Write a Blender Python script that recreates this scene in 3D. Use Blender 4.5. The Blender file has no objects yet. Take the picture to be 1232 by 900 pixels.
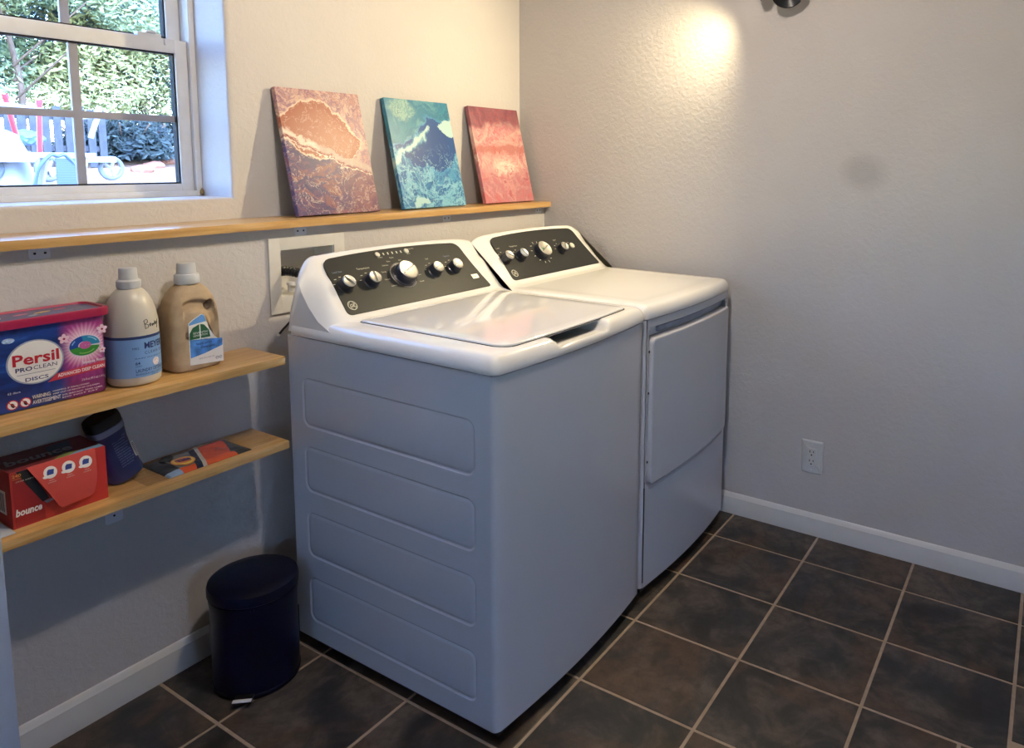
import bpy, bmesh, math, random
from math import sin, cos, pi, radians, sqrt
from mathutils import Vector, Matrix, noise
random.seed(7)
C = bpy.context.scene.collection
SC = bpy.context.scene

# ------------------------------------------------------------------ camera
FPX, PPX, PPY = 889.8382, 725.837, 302.2298
YAW, PITCH, ROLL = -1.0219, -0.1233, 0.0121
CP = Vector((-2.62884, -1.91328, 1.37093))
fwd = Vector((-sin(YAW)*cos(PITCH), cos(YAW)*cos(PITCH), sin(PITCH)))
rgt = Vector((cos(YAW), sin(YAW), 0)); upv = rgt.cross(fwd)
rgt, upv = cos(ROLL)*rgt + sin(ROLL)*upv, -sin(ROLL)*rgt + cos(ROLL)*upv
cam = bpy.data.cameras.new('camera'); co = bpy.data.objects.new('camera', cam); C.objects.link(co)
cam.sensor_width = 36; cam.lens = FPX/1232*36
cam.shift_x = (616-PPX)/1232; cam.shift_y = (PPY-450)/1232
cam.clip_start = .05; cam.clip_end = 200
M = Matrix((rgt, upv, -fwd)).transposed().to_4x4(); M.translation = CP
co.matrix_world = M; SC.camera = co
def at(px, py, Y):
    """world point seen at a pixel on the plane y = Y (used for the yard beyond the window)"""
    v = fwd*FPX + rgt*(px-PPX) - upv*(py-PPY)
    return CP + v*((Y-CP.y)/v.y)

# ------------------------------------------------------------------ world, lights, exposure
w = bpy.data.worlds.new('world'); SC.world = w; w.use_nodes = True
nt = w.node_tree; bg = nt.nodes['Background']
sky = nt.nodes.new('ShaderNodeTexSky'); sky.sky_type = 'NISHITA'; sky.sun_disc = False
sky.sun_elevation = radians(42); sky.sun_rotation = radians(200); sky.air_density = 1.2; sky.dust_density = .6
tint = nt.nodes.new('ShaderNodeMix'); tint.data_type = 'RGBA'; tint.blend_type = 'MULTIPLY'; tint.inputs[0].default_value = 1   # camera white balance set for the warm lamps
tint.inputs[7].default_value = (.65, .81, 1.09, 1); nt.links.new(sky.outputs[0], tint.inputs[6]); nt.links.new(tint.outputs[2], bg.inputs[0]); bg.inputs[1].default_value = 3.0
def light(name, kind, loc, energy, color, **k):
    d = bpy.data.lights.new(name, kind); d.energy = energy; d.color = color
    for a, b in k.items(): setattr(d, a, b)
    o = bpy.data.objects.new(name, d); o.location = loc; C.objects.link(o); return o
def aim(o, d): o.rotation_euler = Vector(d).to_track_quat('-Z', 'Y').to_euler()
sun = light('sun', 'SUN', (0, -5, 9), 3.4, (1, .95, .86), angle=.01); aim(sun, (.42, .75, -.78))
CEIL = light('ceiling_lamp_light', 'POINT', (-1.48, -1.185, 2.335), 38, (1, .88, .755), shadow_soft_size=.045)
SCON = light('sconce_light', 'SPOT', (-.082, -.958, 1.944), 62, (1, .82, .49), shadow_soft_size=.018, spot_size=radians(142), spot_blend=.95)
aim(SCON, (-.58, .66, -.42))
DAY = light('added_window_portal_two', 'AREA', (-2.7, -4.66, 1.45), 1, (1, 1, 1), shape='RECTANGLE', size=.6, size_y=.6)  # sky portal for the added window behind the camera
aim(DAY, (0, 1, 0)); DAY.data.cycles.is_portal = True
DAY2 = light('daylight_portal', 'AREA', (-1.661, .42, 1.684), 1, (1, 1, 1), shape='RECTANGLE', size=.62, size_y=.87)
aim(DAY2, (0, -1, 0)); DAY2.data.cycles.is_portal = True
DAY3 = light('added_window_portal_three', 'AREA', (-5.26, -2.4, 1.5), 1, (1, 1, 1), shape='RECTANGLE', size=.7, size_y=.7)  # sky portal for the added window in the left wall
aim(DAY3, (1, 0, 0)); DAY3.data.cycles.is_portal = True
vs = SC.view_settings; vs.view_transform = 'Standard'; vs.look = 'None'; vs.exposure = 0.24; vs.gamma = 1; vs.use_curve_mapping = False

# ------------------------------------------------------------------ materials
def lin(c): return tuple(x/12.92 if x <= .04045 else ((x+.055)/1.055)**2.4 for x in c)
def hx(h): return lin(tuple(int(h[i:i+2], 16)/255 for i in (0, 2, 4)))
class NM:
    def __init__(s, name, rough=.5, metal=0, coat=0, ior=1.5):
        s.m = bpy.data.materials.new(name); s.m.use_nodes = True; s.t = s.m.node_tree
        s.b = s.t.nodes['Principled BSDF']; s.b.inputs['Roughness'].default_value = rough
        s.b.inputs['Metallic'].default_value = metal; s.b.inputs['Coat Weight'].default_value = coat
        s.b.inputs['IOR'].default_value = ior; s.co = None
    def n(s, typ, **k):
        x = s.t.nodes.new('ShaderNode'+typ)
        for a, b in k.items():
            if a in x.inputs: x.inputs[a].default_value = b
            else: setattr(x, a, b)
        return x
    def l(s, a, b): s.t.links.new(a, b)
    def coord(s, kind='Object'):
        if not s.co: s.co = s.n('TexCoord')
        return s.co.outputs[kind]
    def noise(s, scale, detail=3, rough=.5, vec=None, dist=0):
        x = s.n('TexNoise'); x.inputs['Scale'].default_value = scale; x.inputs['Detail'].default_value = detail
        x.inputs['Roughness'].default_value = rough; x.inputs['Distortion'].default_value = dist
        s.l(vec or s.coord(), x.inputs['Vector']); return x
    def ramp(s, fac, stops, interp='LINEAR'):
        r = s.n('ValToRGB'); cr = r.color_ramp; cr.interpolation = interp
        stops = sorted(stops, key=lambda q: q[0]); cr.elements.remove(cr.elements[1]); cr.elements[0].position = stops[0][0]; cr.elements[0].color = (*stops[0][1][:3], 1)
        for p, c in stops[1:]: e = cr.elements.new(p); e.color = (*c[:3], 1)
        s.l(fac, r.inputs[0]); return r.outputs[0]
    def mix(s, f, a, b, mode='MIX'):
        x = s.n('Mix', data_type='RGBA', blend_type=mode)
        for v, i in ((f, 0), (a, 6), (b, 7)):
            if isinstance(v, (int, float)): x.inputs[i].default_value = v
            elif isinstance(v, tuple): x.inputs[i].default_value = (*v, 1)
            else: s.l(v, x.inputs[i])
        return x.outputs[2]
    def math(s, op, a, b=None, clamp=False):
        x = s.n('Math', operation=op); x.use_clamp = clamp
        for v, i in ((a, 0), (b, 1)):
            if v is None: continue
            if isinstance(v, (int, float)): x.inputs[i].default_value = v
            else: s.l(v, x.inputs[i])
        return x.outputs[0]
    def vadd(s, a, b, op='ADD'):
        x = s.n('VectorMath', operation=op)
        for v, i in ((a, 0), (b, 1)):
            if isinstance(v, tuple): x.inputs[i].default_value = v
            else: s.l(v, x.inputs[i])
        return x.outputs[0]
    def mapping(s, scale=(1, 1, 1), loc=(0, 0, 0), rot=(0, 0, 0), vec=None):
        x = s.n('Mapping'); x.inputs['Scale'].default_value = scale; x.inputs['Location'].default_value = loc
        x.inputs['Rotation'].default_value = rot; s.l(vec or s.coord(), x.inputs['Vector']); return x.outputs[0]
    def bump(s, h, strength=.3, dist=.002):
        x = s.n('Bump'); x.inputs['Strength'].default_value = strength; x.inputs['Distance'].default_value = dist
        s.l(h, x.inputs['Height']); s.l(x.outputs[0], s.b.inputs['Normal'])
    def color(s, c):
        if isinstance(c, tuple): s.b.inputs['Base Color'].default_value = (*c, 1)
        else: s.l(c, s.b.inputs['Base Color'])
MATS = {}
def simple(name, hexc, rough=.5, metal=0, coat=0, var=.06, scale=14, bump=0, bscale=60):
    if name in MATS: return MATS[name]
    k = NM(name, rough, metal, coat); c = hx(hexc); n = k.noise(scale, 3)
    k.color(k.ramp(n.outputs['Fac'], [(.3, tuple(x*(1-var) for x in c)), (.7, tuple(min(1, x*(1+var)) for x in c))]))
    if bump: k.bump(k.noise(bscale, 3).outputs['Fac'], bump, .002)
    MATS[name] = k.m; return k.m

def wall_mat(name, col, smudge=False):
    k = NM(name, .62); k.b.inputs['Specular IOR Level'].default_value = .35
    n = k.noise(2.5, 3); c = hx(col)
    base = k.ramp(n.outputs['Fac'], [(.3, tuple(x*.96 for x in c)), (.7, tuple(x*1.03 for x in c))])
    if smudge:   # soft dull patch where the wall was rubbed
        d = k.vadd(k.coord(), (0, -1.345, 1.337), 'SUBTRACT')
        d = k.vadd(d, (0, .8, 1.0), 'MULTIPLY')
        nn = k.noise(9, 2)
        L = k.n('VectorMath', operation='LENGTH'); k.l(d, L.inputs[0])
        f = k.math('ADD', L.outputs['Value'], k.math('MULTIPLY', nn.outputs['Fac'], .02))
        m = k.ramp(f, [(.04, (1, 1, 1)), (.085, (0, 0, 0))])
        base = k.mix(k.math('MULTIPLY', m, .38), base, hx('938f8b'))
    k.color(base)
    a = k.noise(58, 4, .55, dist=.6); b = k.noise(17, 2, .5, dist=1.2)
    r = k.ramp(a.outputs['Fac'], [(.42, (0, 0, 0)), (.60, (1, 1, 1))])
    h = k.math('ADD', k.math('MULTIPLY', r, .6), k.math('MULTIPLY', b.outputs['Fac'], .5))
    k.bump(h, .27, .003); return k.m
m_wall = wall_mat('textured_paint', 'c4bfbd')
m_wall_r = wall_mat('textured_paint_rubbed', 'c4bfbd', True)
m_ceil = simple('ceiling_paint', 'a8a39b', .8, bump=.2)
m_reveal = simple('smooth_plaster', 'cfccc9', .55, bump=.12, bscale=30)
m_trim = simple('trim_gloss', 'd3d2d0', .35, var=.03)
m_vinyl = simple('window_vinyl', 'd3d3d3', .4, var=.04, scale=25)
m_grout = simple('grout', 'a08d7a', .85, var=.12, scale=40, bump=.3)
m_oak = None
def wood(name, axis='x', dark='aa8048', light='dbb583'):
    k = NM(name, .32, coat=.15); sc = (1.6, 22, 22)
    v = k.mapping(sc); n = k.noise(3.2, 6, .6, v, .35); n2 = k.noise(30, 3, .6, k.mapping((.6, 18, 18)))
    c = k.ramp(n.outputs['Fac'], [(.28, hx(dark)), (.5, hx('c69c60')), (.72, hx(light))])
    k.color(k.mix(k.math('MULTIPLY', n2.outputs['Fac'], .35), c, hx('b48c54')))
    k.bump(n2.outputs['Fac'], .08, .001); return k.m
m_oak = wood('oiled_oak')
def tile_mat():
    k = NM('slate_tile', .42); oi = k.n('ObjectInfo')
    off = k.n('CombineXYZ'); k.l(k.math('MULTIPLY', oi.outputs['Random'], 37.), off.inputs[0]); k.l(k.math('MULTIPLY', oi.outputs['Random'], 91.), off.inputs[1])
    v = k.vadd(k.coord(), off.outputs[0])
    n = k.noise(5.5, 6, .62, v, 1.1); n2 = k.noise(26, 5, .65, v, .4); n3 = k.noise(3., 4, .6, k.vadd(v, (5, 3, 1)), .8)
    c = k.ramp(n.outputs['Fac'], [(.38, hx('1b1c1e')), (.47, hx('302e2d')), (.53, hx('463f39')), (.64, hx('5c5149'))])
    c = k.mix(k.ramp(n3.outputs['Fac'], [(.5, (0, 0, 0)), (.60, (.7, .7, .7))]), c, hx('5a4431'))
    c = k.mix(k.ramp(n2.outputs['Fac'], [(.4, (0,)*3), (.65, (.6,)*3)]), c, hx('262627'))
    k.color(c); k.bump(k.math('ADD', n.outputs['Fac'], k.math('MULTIPLY', n2.outputs['Fac'], .5)), .35, .003)
    k.l(k.ramp(n2.outputs['Fac'], [(.3, (.36,)*3), (.7, (.55,)*3)]), k.b.inputs['Roughness']); return k.m
m_tile = tile_mat()
m_enamel = simple('white_enamel', 'cfd0d6', .2, coat=.35, var=.015, scale=5)
m_plastic = simple('white_gloss_plastic', 'eae8e5', .2, coat=.4, var=.012, scale=6)
m_lid = simple('lid_gloss', 'e6e5e4', .12, coat=.6, var=.01, scale=6)
m_panel = simple('charcoal_panel', '2a2b2b', .42, var=.05, scale=30)
m_panel.node_tree.nodes['Principled BSDF'].inputs['Specular IOR Level'].default_value = .22
m_black = simple('black_plastic', '0b0c10', .45)
m_dark = simple('dark_gap', '15161a', .8)
m_knob = simple('knob_dark', '1a1d28', .35, coat=.3)
def brushed():
    k = NM('brushed_metal', .42, 1); n = k.noise(120, 2, .5, k.mapping((1, 30, 1)))
    k.color(k.ramp(n.outputs['Fac'], [(.3, hx('a9a8a4')), (.7, hx('d4d2cc'))])); k.bump(n.outputs['Fac'], .05, .0005); return k.m
m_metal = brushed()
m_chrome = simple('chrome', 'cfcfd2', .12, metal=1, var=.02)
m_print = simple('pale_print', 'c9c6b6', .5); m_printb = simple('blue_grey_print', '77839a', .5)
m_white = simple('white_ink', 'e9e8e6', .5); m_steel = simple('bracket_metal', 'd6d8e0', .4, var=.03)
m_bin = simple('navy_bin', '070a1e', .42, coat=.0, var=.15, scale=8)

m_bin.node_tree.nodes['Principled BSDF'].inputs['Specular IOR Level'].default_value = .22
# ------------------------------------------------------------------ mesh helpers
def obj(name, bm, mat=None, parent=None, smooth=True, angle=35):
    me = bpy.data.meshes.new(name)
    bmesh.ops.recalc_face_normals(bm, faces=bm.faces); bm.to_mesh(me); bm.free()
    return objm(name, me, mat, parent, smooth, angle)
def objm(name, me, mat=None, parent=None, smooth=True, angle=35):
    if mat is not None:
        for m in (mat if isinstance(mat, (list, tuple)) else [mat]): me.materials.append(m)
    if smooth:
        for p in me.polygons: p.use_smooth = True
        me.set_sharp_from_angle(angle=radians(angle))
    o = bpy.data.objects.new(name, me); C.objects.link(o)
    if parent: o.parent = parent
    return o
def thing(name, label, cat, loc=(0, 0, 0), rz=0, group=None):
    o = bpy.data.objects.new(name, None); C.objects.link(o); o.location = loc; o.rotation_euler = (0, 0, rz)
    o['label'] = label; o['category'] = cat; o.empty_display_size = .05
    if group: o['group'] = group
    return o
def tag(o, label, cat, group=None):
    o['label'] = label; o['category'] = cat
    if group: o['group'] = group
    return o
def struct(o): o['kind'] = 'structure'; return o
def box(bm, a, b, bev=0, seg=2, mi=0):
    x0, y0, z0 = a; x1, y1, z1 = b
    vs = [bm.verts.new(p) for p in ((x0,y0,z0),(x1,y0,z0),(x1,y1,z0),(x0,y1,z0),(x0,y0,z1),(x1,y0,z1),(x1,y1,z1),(x0,y1,z1))]
    fs = [bm.faces.new([vs[i] for i in f]) for f in ((0,3,2,1),(4,5,6,7),(0,1,5,4),(1,2,6,5),(2,3,7,6),(3,0,4,7))]
    for f in fs: f.material_index = mi
    if bev:
        es = list({e for f in fs for e in f.edges})
        r = bmesh.ops.bevel(bm, geom=es, offset=bev, segments=seg, profile=.7, affect='EDGES')
        for f in r['faces']: f.material_index = mi
    return vs
def bx(name, a, b, mat, parent=None, bev=0, seg=2):
    bm = bmesh.new(); box(bm, a, b, bev, seg); return obj(name, bm, mat, parent)
def lathe(bm, prof, n=40, M=Matrix(), cap=True):
    rings = []
    for r, z in prof:
        rings.append([bm.verts.new(M @ Vector((r*cos(2*pi*i/n), r*sin(2*pi*i/n), z))) for i in range(n)])
    for a, b in zip(rings, rings[1:]):
        for i in range(n): bm.faces.new((a[i], a[(i+1) % n], b[(i+1) % n], b[i]))
    if cap: bm.faces.new(rings[0][::-1]); bm.faces.new(rings[-1])
def tube(bm, pts, r, n=10, cap=True):
    pts = [Vector(p) for p in pts]; rings = []; pv = None
    for i, p in enumerate(pts):
        d = (pts[min(i+1, len(pts)-1)] - pts[max(i-1, 0)]).normalized()
        if pv is None:
            a = Vector((0, 0, 1)) if abs(d.z) < .9 else Vector((1, 0, 0)); u = d.cross(a).normalized()
        else: u = (pv - d*pv.dot(d)).normalized()
        pv = u; v = d.cross(u); rr = r(i) if callable(r) else r
        rings.append([bm.verts.new(p + u*rr*cos(2*pi*k/n) + v*rr*sin(2*pi*k/n)) for k in range(n)])
    for a, b in zip(rings, rings[1:]):
        for k in range(n): bm.faces.new((a[k], a[(k+1) % n], b[(k+1) % n], b[k]))
    if cap: bm.faces.new(rings[0][::-1]); bm.faces.new(rings[-1])
def bez(p, n=16):
    """Catmull-Rom through points"""
    p = [Vector(q) for q in p]; P = [2*p[0]-p[1]] + p + [2*p[-1]-p[-2]]; out = []
    for i in range(1, len(P)-2):
        for k in range(n):
            t = k/n; a, b, c, d = P[i-1:i+3]
            out.append(.5*((2*b)+(c-a)*t+(2*a-5*b+4*c-d)*t*t+(3*b-a-3*c+d)*t**3))
    out.append(p[-1]); return out
def rrect(x0, z0, x1, z1, r, n=6):
    """rounded rectangle outline; r may be one radius or (bl, br, tr, tl)"""
    if not isinstance(r, (tuple, list)): r = (r,)*4
    o = []
    for (cx, cz, a0, q) in ((x0+r[0], z0+r[0], 180, r[0]), (x1-r[1], z0+r[1], 270, r[1]), (x1-r[2], z1-r[2], 0, r[2]), (x0+r[3], z1-r[3], 90, r[3])):
        for k in range(n+1):
            a = radians(a0+90*k/n); o.append((cx+q*cos(a), cz+q*sin(a)))
    return o
def resample(o, step):
    out = []
    for i, a in enumerate(o):
        b = o[(i+1) % len(o)]; L = math.hypot(b[0]-a[0], b[1]-a[1])
        if L < 1e-7: continue
        k = max(1, int(L/step))
        out += [(a[0]+(b[0]-a[0])*t/k, a[1]+(b[1]-a[1])*t/k) for t in range(k)]
    return out
def inset(o, d):
    """inset a convex-ish outline by d along vertex normals (ccw)"""
    n = len(o); out = []
    for i in range(n):
        ax, ay = o[i-1]; bx_, by = o[i]; cx, cy = o[(i+1) % n]
        e1 = Vector((bx_-ax, by-ay)); e2 = Vector((cx-bx_, cy-by))
        if e1.length < 1e-9 or e2.length < 1e-9: e1 = e2 if e1.length < 1e-9 else e1; e2 = e1 if e2.length < 1e-9 else e2
        nn = Vector((-e1.normalized().y-e2.normalized().y, e1.normalized().x+e2.normalized().x)).normalized()
        k = max(.5, nn.dot(Vector((-e1.normalized().y, e1.normalized().x))))
        out.append((bx_+nn.x*d/k, by+nn.y*d/k))
    return out
def slab(bm, outline, levels, mapf, rings=0, capb=False, mi=0):
    """levels: (inset, height). mapf(u, v, h) -> xyz. rings>0: cap filled with shrinking rings (for curved surfaces)"""
    prev = None; first = None
    for d, h in levels:
        o = inset(outline, d) if d else outline
        r = [bm.verts.new(mapf(u, v, h)) for u, v in o]
        if prev:
            for i in range(len(r)):
                f = bm.faces.new((prev[i], prev[(i+1) % len(r)], r[(i+1) % len(r)], r[i])); f.material_index = mi
        else: first = r
        prev = r; lo = o; lh = h
    cx = (min(p[0] for p in lo)+max(p[0] for p in lo))/2; cz = (min(p[1] for p in lo)+max(p[1] for p in lo))/2
    if rings:
        for k in range(1, rings+1):
            s = 1-k/(rings+.0)
            if k == rings:
                # close with a centre fan
                c = bm.verts.new(mapf(cx, cz, lh))
                for i in range(len(prev)):
                    f = bm.faces.new((prev[i], prev[(i+1) % len(prev)], c)); f.material_index = mi
            else:
                r = [bm.verts.new(mapf(cx+(u-cx)*s, cz+(v-cz)*s, lh)) for u, v in lo]
                for i in range(len(r)):
                    f = bm.faces.new((prev[i], prev[(i+1) % len(r)], r[(i+1) % len(r)], r[i])); f.material_index = mi
                prev = r
    else:
        f = bm.faces.new(prev); f.material_index = mi
    if capb: f = bm.faces.new(first[::-1]); f.material_index = mi
def ngon(name, pts, mapf, mat, parent, h=.0004, rings=0):
    bm = bmesh.new()
    top = [bm.verts.new(mapf(u, v, h)) for u, v in pts]; bot = [bm.verts.new(mapf(u, v, -.0002)) for u, v in pts]
    bm.faces.new(top)
    for i in range(len(pts)): bm.faces.new((bot[i], bot[(i+1) % len(pts)], top[(i+1) % len(pts)], top[i]))
    bmesh.ops.triangulate(bm, faces=[f for f in bm.faces if len(f.verts) > 4])
    return obj(name, bm, mat, parent, smooth=False)
def ell(cx, cy, rx, ry, n=32, rot=0):
    return [(cx+rx*cos(2*pi*i/n)*cos(rot)-ry*sin(2*pi*i/n)*sin(rot), cy+rx*cos(2*pi*i/n)*sin(rot)+ry*sin(2*pi*i/n)*cos(rot)) for i in range(n)]
def plane(o, u, v, n=None):
    o, u, v = Vector(o), Vector(u).normalized(), Vector(v).normalized(); n = Vector(n).normalized() if n else u.cross(v)
    return lambda a, b, h: o + u*a + v*b + n*h
def lettering(items, mapf, mat, parent, name='lettering', h=.0007, weld=False):
    """items: (text, u, v, height, kw) - all in one ink, laid flat on a surface through mapf"""
    bm = bmesh.new()
    for it in items:
        s, u, v, hgt = it[:4]; kw = it[4] if len(it) > 4 else {}
        cu = bpy.data.curves.new('t', 'FONT'); cu.body = s; cu.size = hgt/.72; cu.align_x = kw.get('al', 'LEFT')
        cu.offset = kw.get('bold', 0)*hgt; cu.shear = kw.get('shear', 0); cu.space_character = kw.get('sp', 1); cu.resolution_u = 2
        o = bpy.data.objects.new('t', cu); C.objects.link(o)
        me = bpy.data.meshes.new_from_object(o.evaluated_get(bpy.context.evaluated_depsgraph_get()))
        bpy.data.objects.remove(o); bpy.data.curves.remove(cu)
        xs = [p.co.x for p in me.vertices]
        if not xs: continue
        wd = max(xs)-min(xs); sx = kw['w']/wd if 'w' in kw else kw.get('sx', 1); x0 = min(xs) if kw.get('al', 'LEFT') == 'LEFT' else 0
        r = kw.get('rot', 0)
        vv = []
        for p in me.vertices:
            a, b = (p.co.x-x0)*sx, p.co.y
            vv.append(bm.verts.new(mapf(u+a*cos(r)-b*sin(r), v+a*sin(r)+b*cos(r), h)))
        for p in me.polygons:
            try: bm.faces.new([vv[i] for i in p.vertices])
            except ValueError: pass
        bpy.data.meshes.remove(me)
    return obj(name, bm, mat, parent, smooth=False)

# ================================================================== THE ROOM
YU = .136; XL, YN, ZC = -5.2, -4.6, 2.44
# floor: grout bed and every tile
fl = struct(bx('floor', (XL-.1, YN-.1, -.06), (.1, .2, -.0016), m_grout))
X0, SX, Y0, SY = -.2054, .301, -.9267, .3287; G = .0044
tile_meshes = {}
def tile(x0, y0, x1, y1):
    x0, x1 = max(x0, XL), min(x1, 0); y0, y1 = max(y0, YN), min(y1, 0)
    if x1-x0 < .02 or y1-y0 < .02: return
    a, b = (x1-x0)/2-G, (y1-y0)/2-G; key = (round(a, 4), round(b, 4))
    if key not in tile_meshes:
        bm = bmesh.new(); slab(bm, [(-a, -b), (a, -b), (a, b), (-a, b)], [(0, -.005), (0, -.0006), (.0016, 0)], lambda u, v, h: Vector((u, v, h)))
        me = bpy.data.meshes.new('tile'); bmesh.ops.recalc_face_normals(bm, faces=bm.faces); bm.to_mesh(me); bm.free(); me.materials.append(m_tile)
        tile_meshes[key] = me
    o = bpy.data.objects.new('tile', tile_meshes[key]); C.objects.link(o); o.parent = fl; o.location = ((x0+x1)/2, (y0+y1)/2, 0)
for i in range(-1, 17):
    xa, xb = X0-SX*(i+1), X0-SX*i
    for j in range(-4, 12):
        ya, yb = Y0-SY*(j+1), Y0-SY*j
        if i == 2 and j == 2: ya = Y0-SY*2.69
        if i == 2 and j == 3: yb = Y0-SY*2.69
        if j == 3 and i == 1: tile(X0-SX*1.76, ya, xb, yb)
        elif j == 3 and i == 2: tile(xa, ya, X0-SX*1.76 if False else xb, yb)
        else: tile(xa, ya, xb, yb)

def wall_with_holes(name, u0, v0, u1, v1, holes, thick, mapf, mat):
    """solid slab u,v with rectangular openings, thickness along h: 0 (room face) .. thick"""
    bm = bmesh.new(); us = sorted({u0, u1, *[h[0] for h in holes], *[h[2] for h in holes]}); vs_ = sorted({v0, v1, *[h[1] for h in holes], *[h[3] for h in holes]})
    cache = {}
    def V(u, v, h):
        k = (round(u, 5), round(v, 5), h)
        if k not in cache: cache[k] = bm.verts.new(mapf(u, v, h))
        return cache[k]
    solid = lambda a, b: 0 <= a < len(us)-1 and 0 <= b < len(vs_)-1 and not any(h[0] <= (us[a]+us[a+1])/2 <= h[2] and h[1] <= (vs_[b]+vs_[b+1])/2 <= h[3] for h in holes)
    for a in range(len(us)-1):
        for b in range(len(vs_)-1):
            if not solid(a, b): continue
            p = [(us[a], vs_[b]), (us[a+1], vs_[b]), (us[a+1], vs_[b+1]), (us[a], vs_[b+1])]
            bm.faces.new([V(*q, 0) for q in p]); bm.faces.new([V(*q, thick) for q in p][::-1])
            for k, (da, db) in enumerate(((0, -1), (1, 0), (0, 1), (-1, 0))):
                if not solid(a+da, b+db):
                    q, r = p[k], p[(k+1) % 4]; bm.faces.new((V(*q, 0), V(*r, 0), V(*r, thick), V(*q, thick)))
    return bm
# back wall: lower half stands proud (foundation ledge), upper half set back with the window
UB = (-1.3065, .958, -1.1145, 1.100)
bm = wall_with_holes('w', XL, 0, 0, 1.163, [UB], .5, lambda u, v, h: Vector((u, h, v)), None)
struct(obj('wall_back', bm, m_wall, smooth=False))
WO = (-1.972, 1.248, -1.350, 2.12)
bm = wall_with_holes('w', XL, 1.163, 0, ZC, [WO], .26, lambda u, v, h: Vector((u, YU+h, v)), None)
# soften the room-side edges of the window opening (bull-nosed drywall)
es = [e for e in bm.edges if all(abs(v.co.y-YU) < 1e-4 and WO[0]-1e-3 <= v.co.x <= WO[2]+1e-3 and WO[1]-1e-3 <= v.co.z <= WO[3]+1e-3 for v in e.verts) and len(e.link_faces) == 2]
es = [e for e in es if abs(e.link_faces[0].normal.dot(e.link_faces[1].normal)) < .5]
bmesh.ops.bevel(bm, geom=es, offset=.013, segments=4, profile=.5, affect='EDGES')
struct(obj('wall_back_upper', bm, m_wall, angle=60))
struct(bx('wall_right', (0, YN, 0), (.1, .2+.2, ZC), m_wall_r))
m_far = simple('far_wall_paint', '8f8c88', .7, bump=.2)
W2 = (-3.0, 1.15, -2.4, 1.75)
bm = wall_with_holes('w', XL, 0, 0, ZC, [W2], -.1, lambda u, v, h: Vector((u, YN+h, v)), None)
struct(obj('wall_front', bm, m_far, smooth=False))
W3 = (-2.75, 1.15, -2.05, 1.85)
bm = wall_with_holes('w', YN-.1, 0, .4, ZC, [W3], -.1, lambda u, v, h: Vector((XL+h, u, v)), None)
struct(obj('wall_left', bm, m_far, smooth=False))
struct(bx('ceiling', (XL-.1, YN-.1, ZC), (.1, .4, ZC+.12), m_ceil))
# baseboards (moulded top)
def baseboard(name, run, p0, into, L):
    prof = [(0, 0), (.014, 0), (.014, .058), (.0125, .062), (.0125, .066), (.009, .071), (.006, .078), (.003, .081), (0, .082)]
    bm = bmesh.new(); rs = []
    for t in (0, L):
        rs.append([bm.verts.new(Vector(p0)+Vector(run)*t+Vector(into)*a+Vector((0, 0, z))) for a, z in prof])
    for i in range(len(prof)): bm.faces.new((rs[0][i], rs[0][(i+1) % len(prof)], rs[1][(i+1) % len(prof)], rs[1][i]))
    bm.faces.new(rs[0]); bm.faces.new(rs[1][::-1]); return struct(obj(name, bm, m_trim, angle=25))
baseboard('baseboard_right', (0, 1, 0), (0, YN, 0), (-1, 0, 0), -YN-.016)
baseboard('baseboard_back', (1, 0, 0), (XL, 0, 0), (0, -1, 0), -XL)

# window 1 (single hung, white vinyl)
WF = .305
win = bpy.data.objects.new('window_1', None); C.objects.link(win); win.location = (-1.661, WF, 1.248); win['kind'] = 'structure'
def wbx(name, x0, z0, x1, z1, y0, y1, mat=m_vinyl, bev=.0015, parent=win):
    return bx(name, (x0+1.661, y0-WF, z0-1.248), (x1+1.661, y1-WF, z1-1.248), mat, parent, bev)
xl, xr, zb, zt = WO[0], WO[2], WO[1], WO[3]
for a in ((xl, zb, xl+.017, zt), (xr-.017, zb, xr, zt), (xl+.017, zt-.02, xr-.017, zt), (xl+.017, zb, xr-.017, zb+.016)): wbx('frame_rail', *a, .292, .375)
def sash(zb_, zt_, y, bot, top, side, name):
    sx0, sx1 = xl+.018, xr-.018
    wbx(name+'_stile', sx0, zb_, sx0+side, zt_, y, y+.03); wbx(name+'_stile', sx1-side, zb_, sx1, zt_, y, y+.03)
    wbx(name+'_rail', sx0+side, zb_, sx1-side, zb_+bot, y, y+.03); wbx(name+'_rail', sx0+side, zt_-top, sx1-side, zt_, y, y+.03)
    gx0, gx1, g0, g1 = sx0+side, sx1-side, zb_+bot, zt_-top
    for a in ((gx0, g0, gx0+.004, g1), (gx1-.004, g0, gx1, g1), (gx0, g0, gx1, g0+.004), (gx0, g1-.004, gx1, g1)): wbx('gasket', *a, y+.006, y+.026, m_dark, 0)
    wbx('muntin', -1.661-.011, g0, -1.661+.011, g1, y+.012, y+.022, m_munt); zm = (g0+g1)/2; wbx('muntin', gx0, zm-.0095, gx1, zm+.0095, y+.0125, y+.0215, m_munt)
    wbx('pane', gx0, g0, gx1, g1, y+.0165, y+.0178, m_glass, 0)
m_munt = simple('muntin_grey', '8f8f98', .5)
k = NM('window_glass', 0.02); k.color((.95, .98, 1)); k.b.inputs['Transmission Weight'].default_value = 1; k.b.inputs['IOR'].default_value = 1.01
k.b.inputs['Specular IOR Level'].default_value = .1; m_glass = k.m
sash(zb+.008, 1.700, .305, .029, .038, .035, 'lower_sash')
sash(1.672, zt-.01, .337, .034, .03, .038, 'upper_sash')
wbx('sash_lock', -1.500, 1.7003, -1.435, 1.712, .312, .332, m_vinyl, .002)
wbx('sash_lock', -1.478, 1.712, -1.450, 1.718, .306, .330, m_steel, .002)
wbx('latch', -1.432, 1.683, -1.426, 1.699, .3005, .305, m_steel, .001)
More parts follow.
